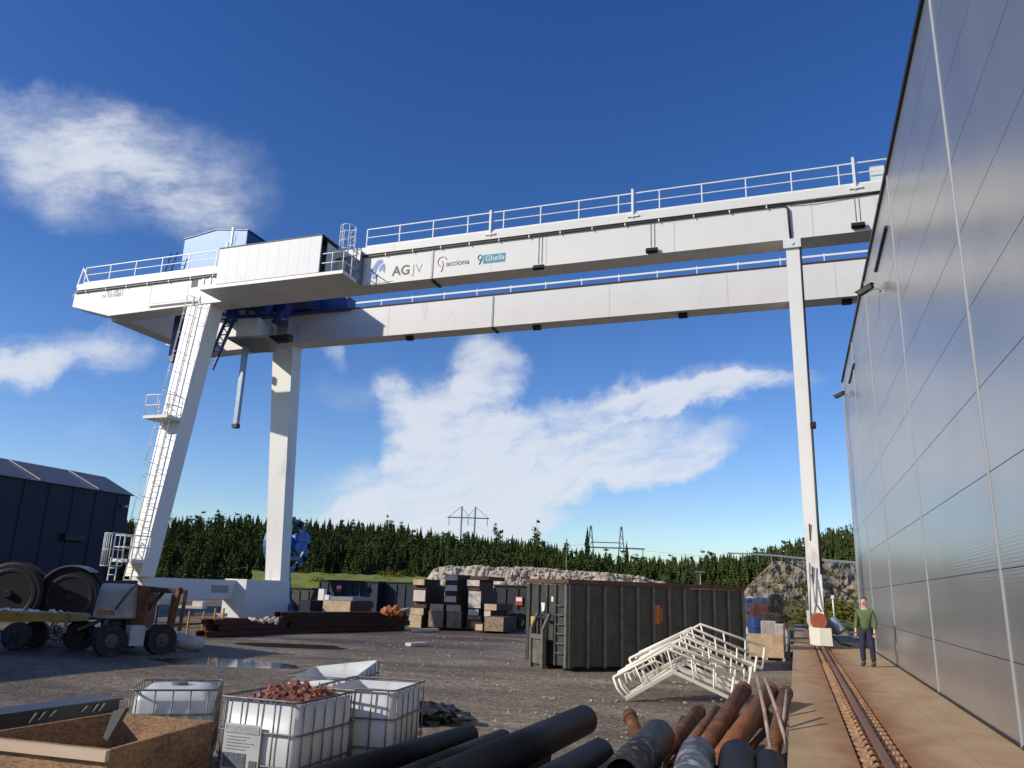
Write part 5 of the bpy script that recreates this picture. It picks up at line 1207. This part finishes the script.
k = MB(); k.bar(OF(2.1,1.05,2.08),OF(1.98,1.05,.75),.1,.14); k.bar(OF(2.3,1.1,2.0),OF(2.25,1.1,.72),.07,.1); k.bar(OF(1.9,1.1,1.85),OF(1.86,1.1,.8),.06,.1); k.build('fly_boom', M_orange, bl)
k = MB(); k.bar(OF(1.0,.9,.7),OF(1.1,.9,1.9),.05,.05); k.bar(OF(1.5,1.0,.7),OF(1.5,1.0,1.5),.04,.04); k.build('cylinder_rod', M_rust, bl)
# fenders/pipes lying right of it
c = gz(172,651); PF = frame((c.x,c.y,G), R_(12)); t = thing('grey_hose_bundle', 'bundle of grey flexible hose lying right of the boom lift', 'hose', (c.x,c.y,G))
k = MB(); k.tube([PF(-.35,.2,.2),PF(.1,.15,.32),PF(.55,.25,.25),PF(.8,.5,.2)], .23, 14, True, [.2,.25,.24,.2]); k.build('hose', M_lift, t)
k = MB(); k.tube([PF(-.4,-.1,.18),PF(-.1,-.15,.22),PF(.15,-.1,.16)], .18, 12); k.build('hose', M_rim, t)
# yellow trailer with timber and scrap
c = gz(2,651); YT = frame((c.x,c.y,G), R_(6)); yt = thing('yellow_trailer', 'low worn yellow trailer with white scraps on it at the left edge', 'trailer', (c.x,c.y,G))
k = MB(); k.hexa([YT(-4.5,.4,.74),YT(.2,.4,.84),YT(.2,1.6,.84),YT(-4.5,1.6,.74)],[YT(-4.5,.4,1.32),YT(.2,.4,1.14),YT(.2,1.6,1.14),YT(-4.5,1.6,1.32)]); k.hexa([YT(.203,.4,.84),YT(2.0,.5,.92),YT(2.0,1.5,.92),YT(.203,1.6,.84)],[YT(.203,.4,1.14),YT(1.75,.5,1.12),YT(1.75,1.5,1.12),YT(.203,1.6,1.14)]); k.build('bed', M_yellow, yt)
for b in (.3,1.5):
    k = MB(); k.lathe(YT(.2,b-.15,.42),YT(.2,b+.15,.42),[(0,0),(0,.16),(.02,.36),(.06,.42),(.26,.42),(.3,.36),(.3,0)],20); k.build('wheel', M_tyre, yt)
k = MB(); k.bar(YT(1.55,.42,.55),YT(1.55,.42,1.2),.08,.06); k.build('stake', M_stick, yt)
k = MB(); k.bar(YT(2.0,1.0,.98),YT(3.3,1.0,.98),.1,.08); k.build('drawbar', M_rustred, yt)
k = MB(); r_ = random.Random(2)
for _ in range(16): k.obox(YT(r_.uniform(-1.5,1.3),r_.uniform(.5,.8),1.17),(r_.uniform(.1,.3),.1,.05),(r_.random(),r_.random()*.4,r_.random()*3))
tag(k.build('white_scraps', M_signw), 'white scraps lying along the bed of the yellow trailer', 'scraps', kind='stuff')
c = gz(40,647); SF = frame((c.x,c.y+.2,G), 0); k = MB()
for _ in range(60): a, z = r_.uniform(-.75,.65), r_.random(); p = SF(a,r_.uniform(.3,.8),.08+z*.5*(1-abs(a)*.5)); d = Vector((r_.uniform(-1,1),r_.uniform(-.6,.6),r_.uniform(-.6,.6))).normalized(); k.bar(p, p+d*r_.uniform(.2,.5), .06, .05)
k.obox(SF(0,.2,.06),(1.9,.5,.1),(0,0,R_(20)))
tag(k.build('scrap_heap', mat('pale_scrap', (.30,.24,.19), .8, 0, .5, 8)), 'heap of pale broken scrap beside the wheel of the yellow trailer', 'scrap', kind='stuff')
# black drums in front of the navy hall
def drum(label, px, py, D, rr_, rot, cover):
    c = gd(px, py, D); DF = frame((c.x,c.y,G), rot); zc = c.z-G; t = thing('hose_drum', label, 'drum', (c.x,c.y,G), 'black hose drums')
    k = MB(); k.lathe(DF(0,-.5,zc),DF(0,.5,zc),[(0,0),(0,rr_*.92),(.06,rr_),(.14,rr_),(.15,rr_*.9),(.85,rr_*.9),(.86,rr_),(1.0,rr_),(1.0,0)],36); k.build('reel', M_black, t)
    k = MB(); k.lathe(DF(0,-.64,zc),DF(0,-.505,zc),[(0,0),(0,.16),(.13,.22),(.13,0)],16); k.build('hub', M_dark, t)
    k = MB(); k.lathe(DF(0,-.53,zc),DF(0,-.5,zc),[(0,rr_*.70),(0,rr_*.78),(.02,rr_*.8),(.02,rr_*.68),(0,rr_*.70)],36); k.build('ring', M_dark, t)
    k = MB(); lb_ = [DF(-.9,-.3,0),DF(.9,-.3,0),DF(.9,.3,0),DF(-.9,.3,0)]; k.hexa(lb_, [p+UZ*max(.12, zc-rr_*.8) for p in lb_]); k.build('cradle', M_dark, t)
    if cover:
        k = MB(); pts = [(rr_*1.08*math.cos(R_(a)), rr_*1.08*math.sin(R_(a))) for a in range(55, 176, 12)]
        for (a0, z0), (a1, z1) in zip(pts, pts[1:]): k.hexa([DF(a0,-.6,zc+z0),DF(a0,.6,zc+z0),DF(a1,.6,zc+z1),DF(a1,-.6,zc+z1)],[DF(a0*1.04,-.6,zc+z0*1.04),DF(a0*1.04,.6,zc+z0*1.04),DF(a1*1.04,.6,zc+z1*1.04),DF(a1*1.04,-.6,zc+z1*1.04)])
        k.build('cover', M_grey, t)
drum('black hose drum with a grey curved cover behind the boom lift', 72, 597, 41, 1.45, R_(10), True)
drum('black hose drum at the left edge behind the yellow trailer', 13, 594, 40, 1.6, R_(8), False)
# yellow scaffold parts, rust red beams
c = gz(200,636); SF = frame((c.x,c.y,G), R_(8)); t = thing('yellow_scaffold', 'small yellow scaffold frame with pale boards in front of the crane carriage', 'scaffold', (c.x,c.y,G))
k = MB()
for a in (-.6,.0,.45,.8):
    k.bar(SF(a,.2,0),SF(a,.2,1.0+.15*(a > 0)),.06,.06,(0,1,0))
for z in (.35,.7): k.bar(SF(-.65,.2,z),SF(.85,.2,z),.05,.05)
k.build('frame', M_yellow, t)
k = MB(); k.obox(SF(-.6,.5,1.15),(1.1,.5,.1),(0,0,.3)); k.obox(SF(-.3,.6,1.3),(.5,.4,.2),(0,0,.1)); k.obox(SF(.2,.6,.86),(1.3,.4,.14),(0,0,.35)); k.build('board', M_palew, t)
def beam(p, q, h, w_, m, label, group, par=None):
    p, q = Vector(p), Vector(q); k = MB(); k.bar(p-UZ*(h/2-.012), q-UZ*(h/2-.012), w_, .024); k.bar(p+UZ*(h/2-.012), q+UZ*(h/2-.012), w_, .024); k.bar(p, q, .02, h-.052)
    return tag(k.build('steel_beam', m, None, p), label, 'beam', group)
A0, A1 = gz(212,637), gz(283,633); B0, B1 = gz(283,633), gz(407,630)
for nm, (s, e), m, lays, lab, gp in (('a',(A0,A1),M_rustred,3,'red brown steel beam in the %s of the stack under the carriage','red brown steel beams'),('b',(B0,B1),M_rustdark,4,'dark rusty steel beam in the %s of the long stack before the crates','dark rusty steel beams')):
    d = (e-s).normalized(); sd = Vector((-d.y, d.x, 0))
    for l in range(lays):
        for j in range(3):
            o_ = sd*(.0+.26*j+.03*l) + UZ*(.13+.235*l); off = d*(.25*((l*3+j*2) % 4)-.4)
            beam(s+o_+off, e+o_+off*.6, .22, .22, m, lab % (('front row','middle row','back row')[j] + ' of the ' + (['bottom layer','middle layer','top layer'] if lays == 3 else ['bottom layer','second layer','third layer','top layer'])[l]), gp)
# white debris on the stack
k = MB(); p = gd(262,618,34)
for i in range(6): k.obox(gd(252+5*i,619+(i % 3),33.0),(.3,.2,.08),(.3*i,.4,i),.02,1)
tag(k.build('white_debris', M_palew), 'pale debris lying on the red brown steel beams', 'debris', kind='stuff')
# blue cutterhead wheel behind the rear left leg
D = 62; c = gd(286,545,D); CF = frame((c.x,c.y,G), R_(57)); zc = c.z-G; R0 = 2.15
ch = thing('cutter_wheel', 'big blue tunnelling cutter wheel half hidden by the rear left crane leg', 'machine', (c.x,c.y,G))
k = MB(); k.lathe(CF(0,-.35,zc),CF(0,.35,zc),[(0,R0*.87),(0,R0),(.5,R0),(.5,R0*.87),(0,R0*.87)],28); k.build('rim', M_cutpale, ch)
for j in range(6):
    an = 2*math.pi*(j+.3)/6; k = MB(); k.bar(CF(.5*math.cos(an),-.1,zc+.5*math.sin(an)),CF(R0*.82*math.cos(an),-.1,zc+R0*.82*math.sin(an)),.16,.3,CF(0,1,0)-CF(0,0,0)); k.build('spoke', M_cutpale if j % 2 else M_dkblue, ch)
for j in range(12):
    an = 2*math.pi*j/12; k = MB(); k.obox(CF(R0*.9*math.cos(an),-.42,zc+R0*.9*math.sin(an)),(.55,.2,.4),(0,-an,0),.03,1); k.build('cutter_tooth', M_dark, ch)
k = MB(); k.lathe(CF(0,-.6,zc),CF(0,.6,zc),[(0,0),(0,.6),(.3,.8),(1.2,.8),(1.2,0)],20); k.build('hub', M_cutblue, ch)
for a, z in ((.55,.55),(1.15,.6),(.9,-.1),(.35,-.15)): k = MB(); k.lathe(CF(a,-1.1,zc+z),CF(a,-.3,zc+z),[(0,0),(0,.36),(.8,.4),(.8,0)],14); k.build('drive_motor', M_cutblue, ch)
k = MB(); k.bar(CF(-1.5,.4,0),CF(-.3,.2,zc-.6),.3,.3); k.bar(CF(1.5,.4,0),CF(.3,.2,zc-.6),.3,.3); k.bar(CF(-1.7,.4,.15),CF(1.7,.4,.15),.4,.3); k.bar(CF(.0,-.3,zc-1.0),CF(1.6,-.3,zc-1.0),.2,.3); k.build('stand', M_cutpale, ch)
# dark blue ribbed containers behind the beams
def container(label, px0, px1, py0, Y, depth, m, sign=None):
    a, b = gy(px0,py0,Y), gy(px1,py0,Y); zt = max(a.z,b.z); t = thing('dark_container', label, 'container', ((a.x+b.x)/2,Y+depth/2,G), 'dark containers')
    k = MB(); k.box((a.x,Y,G+.05),(b.x,Y+depth,zt)); k.build('body', m, t)
    n = max(3, round((b.x-a.x)/.75))
    k_ = 0
    for i in range(n+1): x = a.x+(b.x-a.x)*i/n; k = MB(); k.box((x-.06,Y-.08,G+.06),(x+.06,Y-.003,zt-.12)); k.build('rib', m, t)
    for i in range(4): y = Y+.2+(depth-.4)*i/3; k = MB(); k.box((b.x+.003,y-.06,G+.06),(b.x+.08,y+.06,zt-.12)); k.build('rib', m, t)
    k = MB(); k.box((a.x-.1,Y-.1,zt+.003),(b.x+.1,Y+depth+.1,zt+.1)); k.build('top_rim', M_dark, t)
    if sign: 
        q = gy(sign[0],sign[1],Y-.1); k = MB(); k.box((q.x-.25,Y-.11,q.z-.28),(q.x+.25,Y-.085,q.z+.28)); sg = k.build('sign', M_red, t); k = MB(); k.box((q.x-.2,Y-.12,q.z-.02),(q.x+.2,Y-.113,q.z+.22)); k.build('sign_plate', M_signw, sg)
container('long dark blue container with a small red and white sign', 320, 378, 582.5, 57, 2.4, M_contblue, (339,588.5))
container('dark blue container farther right, next to the timber stacks', 380, 414, 583.5, 58, 2.4, M_contblue)
container('lower dark container between the crane leg and the signed container', 291, 318, 589.5, 56, 2.4, M_skip)
container('dark container with a red square sign between the timber stacks and the skip', 494, 530, 587, 51, 2.4, M_dark, (519,601))
# crates, blocks, timber stacks (all face the rails, their long sides in shade)
def block(name, label, cat, px0, px1, py0, py1, Y, dep, m, group=None, boards=0, ends=False):
    a, b = gy(px0,py1,Y), gy(px1,py0,Y); zl = max(G+.004, a.z)
    t = thing(name, label, cat, ((a.x+b.x)/2,Y+dep/2,zl), group)
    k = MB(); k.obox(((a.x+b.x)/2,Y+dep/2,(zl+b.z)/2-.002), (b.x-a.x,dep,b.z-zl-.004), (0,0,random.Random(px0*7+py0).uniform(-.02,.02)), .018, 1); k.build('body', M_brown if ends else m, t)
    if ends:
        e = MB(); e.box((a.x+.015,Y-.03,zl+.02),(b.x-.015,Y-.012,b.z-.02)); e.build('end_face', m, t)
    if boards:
        for q in (.2,.8): k = MB(); x = a.x+(b.x-a.x)*q; k.box((x-.05,Y-.035,zl+.02),(x+.05,Y-.02,b.z-.02)); k.build('strap', M_dark if boards == 1 else m, t)
    return t
block('pale_crate','pale timber crate right of the rear left crane leg','crate',298,311,600.5,617,43,2.3,M_tan,None,0,True)
block('pale_crate','wide pale timber crate in front of the signed container','crate',322,351,601,617,43,2.6,M_tan,None,0,True)
block('grey_sheet','thin grey sheet lying on the wide pale crate','sheet',330,353,597,600.6,43.4,2.4,M_grey)
k = MB(); p = gy(322,599,50)
k.box((p.x-.35,50,G),(p.x+.1,50.4,p.z+.7)); k.box((p.x+.2,50,G),(p.x+.55,50.4,p.z+.3)); tag(k.build('white_cabinet', M_signw), 'small white cabinet in front of the signed dark container', 'cabinet')
k = MB()
for i in range(7): q = gd(386+2*i,612-(i % 3),41); k.obox(q,(.5,.4,.25),(i*.4,.3,i),.03,1)
tag(k.build('orange_debris', M_sign), 'orange and pale debris left of the timber stacks', 'debris', kind='stuff')
q = gd(399,611,41); k = MB(); k.bar(gz(388,626)+UZ*.7, gz(407,624)+UZ*.95, .3, .1); tag(k.build('leaning_board', M_tan), 'pale board leaning beside the left timber stack', 'board')
M_mottled = mat('mottled_brown_bundle', (.26,.19,.13), .85, 0, .4, 6, dirt=((.34,.27,.2), .35, 8, (1,1,1)))
TB = [ # label, px0, px1, py0, py1, Y, material
 ('pale timber block at the bottom of the left stack',408.5,422,615,628,43,M_tan),('tan timber block second from the bottom of the left stack',410,424,608,614.8,43,M_tan),
 ('dark timber block in the middle of the left stack',413,427,601.5,607.8,43.2,M_brown),('grey white block in the upper part of the left stack',413,426,590,601.3,43,M_palew),
 ('dark timber block under the top of the left stack',413,427,585.3,589.8,43.2,M_brown),('tan timber block topmost in the left stack',413,425,579,585.1,43,M_tan),
 ('mottled brown bundle low between the left and middle stack',428,444,611,627,43,M_mottled),('tan block on the mottled brown bundle left of the middle stack',430,444,604,610.8,43,M_tan),
 ('brown bundle at the bottom of the middle stack',446,462,611.5,628,43,M_mottled),('tan block on the bottom bundle of the middle stack',446,461,605,611.3,43,M_tan),
 ('dark block above the tan block of the middle stack',445,458,602.3,604.8,43.2,M_brown),('white block lowest of three in the middle stack',444,456.5,596,602.1,43,M_palew),
 ('brown block between the lower white blocks of the middle stack',445,457,591.2,595.8,43.1,M_brown),('white block second of three in the middle stack',445,457.5,585,591,43,M_palew),
 ('brown block under the top white block of the middle stack',445.5,457.5,580.7,584.8,43.1,M_brown),('white block topmost in the middle stack',445,458,574.5,580.5,43,M_palew),
 ('dark block at the bottom of the right stack',466,482,619.5,628,43.2,M_brown),('brown block near the bottom of the right stack',467,481,615.6,619.3,43.1,M_mottled),
 ('white block low in the right stack',468,479,609.3,615.4,43,M_palew),('dark gap block below the large pale block of the right stack',468,481,608.2,609.1,43.2,M_brown),
 ('large pale block in the middle of the right stack',468,481.5,591.2,608,43,M_palew),('brown block above the large pale block of the right stack',468,480,586.3,591,43.1,M_brown),
 ('pale block near the top of the right stack',467,480,580,586.1,43,M_palew),('dark brown block topmost in the right stack',470,489,576.4,579.8,43.3,M_brown),
 ('pinkish block under the tan block right of the right stack',484,491,610.5,617,43,M_palew),('tan block on top of the low pile beside the tyres',484,497,604,610.3,43,M_tan),
 ('brown mottled bundle in front of the dark container',484,504,617,631,42,M_mottled),('small pale block lying before the right stack',475,483,624,630.5,42,M_tan)]
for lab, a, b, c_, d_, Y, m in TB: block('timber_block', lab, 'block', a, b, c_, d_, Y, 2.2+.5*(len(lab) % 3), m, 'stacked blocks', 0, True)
block('low_barrier','low white barrier behind the tyres near the skip','barrier',500,523,610.5,622,46,.12,M_palew)
for px, lab in ((510,'black tyre leaning left of its neighbour before the white panel'),(517.5,'black tyre standing closest to the skip before the white panel')):
    c = gz(px,631); c.y += .5; t = thing('old_tyre', lab, 'tyre', (c.x,c.y,G), 'old tyres'); k = MB(); d = Vector((.5,-.86,0)); ctr = Vector((c.x,c.y,G+.5)); k.lathe(ctr-d*.15, ctr+d*.15, [(0,.26),(.0,.42),(.05,.5),(.25,.5),(.3,.42),(.3,.26),(0,.26)], 22); k.build('tread', M_tyre, t)
a, b = gz(408,646), gz(426,645); tag(MB().bar(a+UZ*.06, b+UZ*.06, .3, .12).build('pale_plank', M_palew), 'short pale plank lying alone on the dirt before the stacks', 'plank')
a, b = gz(413,632), gz(437,631); tag(MB().bar(a+UZ*.08, b+UZ*.08, .25, .14).build('pale_plank', M_palew), 'pale plank at the foot of the left timber stack', 'plank')

# ---------------------------------------------------------------- right side between the skip and the track bed
a, b, Yc = gy(749,656,33.6), gy(784,656,33.6), 33.6
cq = [(a.x,Yc),(b.x,Yc),(b.x+.05,Yc+1.3),(a.x+.05,Yc+1.3)]
zt = gy(766,634,33.6).z
crate('chipboard_box', 'weathered chipboard box on runners beside the right end of the skip', 'crate', cq, G, zt, M_osbpale, .03)
tag(MB().lathe((a.x+.25,34.6,G+.14),(a.x+.25,34.6,G+1.5),[(0,0),(0,.3),(.4,.32),(.42,.3),(1.0,.3),(1.02,.32),(1.4,.3),(1.44,.2),(1.44,0)],18).build('blue_barrel', M_bluedrum), 'blue plastic barrel standing in the weathered chipboard box', 'barrel')
k = MB(); k.obox((a.x+.75,34.5,G+.9),(.6,.5,1.1),(0,0,.1),.04,1); k.obox((a.x+1.2,34.35,G+.86),(.35,.4,1.0),(0,0,-.1),.04,1); tag(k.build('pale_sacks', mat('dusty_sack', (.36,.33,.29), .85, 0, .2, 5)), 'pale sacks standing in the weathered chipboard box', 'sacks', kind='stuff')
ibc('white caged tank farther back behind the weathered chipboard box', (a.x+.9,36.6,G), R_(3), lx=1.2, ly=1.0)
ibc('second white caged tank behind the skip, left of its neighbour', (a.x-.4,36.8,G), R_(-2), lx=1.2, ly=1.0)
p, q = gy(750,613,46), gy(768,605,46); tag(MB().obox(((p.x+q.x)/2,47,(G+q.z)/2),(q.x-p.x,2.0,q.z-G),(0,0,.1),.1,2).build('red_bin', M_rustred), 'dark red bin below the pale stones right of the skip', 'bin')
c = gy(773.5,604,42); tag(MB().lathe((c.x,42,c.z),(c.x+.2,41.8,c.z),[(0,.2),(0,.42),(.06,.5),(.22,.5),(.28,.42),(.28,.2),(0,.2)],20).tube([(c.x+.1,42.1,G),(c.x+.1,42.1,c.z-.4)],.08,8).build('cable_reel', M_dark), 'dark cable reel on a stand before the yellow green bushes', 'reel')
c = gz(796,640); c = Vector((-.95,38.2,G)); t = thing('muddy_machine', 'dark muddy compact machine standing left of the right crane leg', 'machine', c)
k = MB(); k.obox((c.x,c.y,G+.95),(1.0,1.5,.6),(0,0,.1),.06,2); k.build('body', M_rustdark, t)
k = MB(); k.obox((c.x-.1,c.y+.1,G+1.5),(.75,.9,.45),(0,0,.15),.08,2); k.build('engine_cover', M_tyre, t)
k = MB(); k.tube([(c.x+.2,c.y,G+1.7),(c.x+.2,c.y,G+2.15),(c.x+.05,c.y,G+2.25)], .05, 8); k.build('exhaust', M_dark, t)
for sx in (-.42,.42):
    for sy_ in (-.5,.5): k = MB(); k.lathe((c.x+sx-.12,c.y+sy_,G+.38),(c.x+sx+.12,c.y+sy_,G+.38),[(0,0),(0,.3),(.04,.38),(.2,.38),(.24,.3),(.24,0)],16); k.build('wheel', M_tyre, t)
k = MB(); k.bar((c.x-.4,c.y-.7,G+.9),(c.x-.3,c.y-1.2,G+.4),.1,.1); k.bar((c.x+.35,c.y-.7,G+.9),(c.x+.3,c.y-1.2,G+.4),.1,.1); k.box((c.x-.45,c.y-1.35,G+.15),(c.x+.45,c.y-1.15,G+.55)); k.build('loader_arm', M_rustdark, t)

# ---------------------------------------------------------------- person by the hall wall
pp = gz(869,667,0.0); px_, py_ = pp.x, pp.y
per = thing('person', 'person in a green jacket and navy trousers standing beside the hall wall', 'person', (px_,py_,0))
YAW = R_(160)                            # facing back along the rail towards the camera
def skin(name, nodes, edges, m, parent, sub=2):
    ca, sa = math.cos(YAW), math.sin(YAW)
    vs = [(p[0]*ca-p[1]*sa, p[0]*sa+p[1]*ca, p[2]) for p, r in nodes]
    me = bpy.data.meshes.new(name); me.from_pydata(vs, edges, []); o = bpy.data.objects.new(name, me); C.objects.link(o)
    sm = o.modifiers.new('skin', 'SKIN'); sm.use_smooth_shade = True
    for i, (p, r) in enumerate(nodes):
        sv = me.skin_vertices[0].data[i]; sv.radius = (r, r) if not isinstance(r, tuple) else r; sv.use_root = (i == 0)
    ss = o.modifiers.new('sub', 'SUBSURF'); ss.levels = sub; ss.render_levels = sub
    dg = bpy.context.evaluated_depsgraph_get(); dg.update(); m2 = bpy.data.meshes.new_from_object(o.evaluated_get(dg))
    bpy.data.objects.remove(o); m2.name = name; m2.materials.clear(); m2.materials.append(m)
    for p_ in m2.polygons: p_.use_smooth = True
    o = bpy.data.objects.new(name, m2); C.objects.link(o); o.parent = parent; ORG[o.name] = ORG[parent.name]; return o
# local: x right of the person, y forward
B_N = [((0,0,.95),.06),((0,0,1.15),.06),((0,.0,1.38),.10),((0,.01,1.50),.06),((0,.02,1.58),.075),((0,.03,1.68),.088),((0,.02,1.74),.06),
       ((.17,0,1.42),.05),((.23,.0,1.16),.036),((.245,.07,.93),.033),((.245,.10,.85),.03),((-.17,0,1.42),.05),((-.245,-.01,1.15),.036),((-.235,.08,.92),.033),((-.23,.11,.84),.03),
       ((.09,0,.86),.055),((.11,.03,.5),.05),((.12,.0,.1),.04),((.12,.14,.05),.04),((-.09,0,.86),.055),((-.12,.02,.5),.05),((-.13,-.02,.1),.04),((-.14,.12,.05),.04)]
B_E = [(0,1),(1,2),(2,3),(3,4),(4,5),(5,6),(2,7),(7,8),(8,9),(9,10),(2,11),(11,12),(12,13),(13,14),(0,15),(15,16),(16,17),(17,18),(0,19),(19,20),(20,21),(21,22)]
body = skin('body', B_N, B_E, M_skin, per)
J = [((0,0,.86),.15),((0,0,1.15),.15),((0,0,1.40),.155),((0,.01,1.50),.08),((.18,0,1.42),.078),((.23,.0,1.16),.062),((.245,.06,.95),.05),((-.18,0,1.42),.078),((-.245,-.01,1.15),.062),((-.235,.07,.94),.05)]
skin('jacket', J, [(0,1),(1,2),(2,3),(2,4),(4,5),(5,6),(2,7),(7,8),(8,9)], M_jacket, per)
skin('trousers', [((0,0,1.10),.125),((.095,0,.87),.108),((.115,.03,.5),.08),((.12,0,.12),.066),((-.095,0,.87),.108),((-.12,.02,.5),.08),((-.13,-.02,.12),.066)], [(0,1),(1,2),(2,3),(0,4),(4,5),(5,6)], M_trouser, per)
for s, (ax, ay) in ((1,(.12,.0)),(-1,(-.13,-.02))): skin('boot', [((ax,ay,.16),.062),((ax,ay,.07),.062),((ax,ay+.16,.055),.05)], [(0,1),(1,2)], M_boot, per)
skin('hair', [((0,.035,1.755),.07),((0,-.02,1.72),.095),((0,-.04,1.63),.07)], [(0,1),(1,2)], M_hair, per)
def pl(x, y, z): ca, sa = math.cos(YAW), math.sin(YAW); return Vector((px_+x*ca-y*sa, py_+x*sa+y*ca, z))
k = MB(); k.rock(pl(0,.125,1.645), .018, (1,1,1.5), 1, 1, .05); k.build('nose', M_skin, body)
for s in (-1,1): k = MB(); k.rock(pl(s*.034,.108,1.675), .010, (1,1,.8), 1, 1, 0); k.build('eye', M_dark, body); k = MB(); k.rock(pl(s*.088,.02,1.66), .022, (.6,1,1.4), 1, 1, 0); k.build('ear', M_skin, body)
k = MB(); k.bar(pl(-.025,.112,1.607), pl(.025,.112,1.607), .012, .008); k.build('mouth', M_logored, body)
for s, hx, hy, hz in ((1,.245,.11,.83),(-1,-.23,.12,.82)):
    for f in range(5):
        o_ = (f-2)*.014; ln = (.05,.07,.078,.072,.06)[f]
        k = MB(); a = pl(hx+o_,hy,hz); k.tube([a, pl(hx+o_,hy+ln*.35,hz-ln*.5), pl(hx+o_,hy+ln*.3,hz-ln)], .0085, 6, True, [.009,.008,.006]); k.build('finger', M_skin, body)
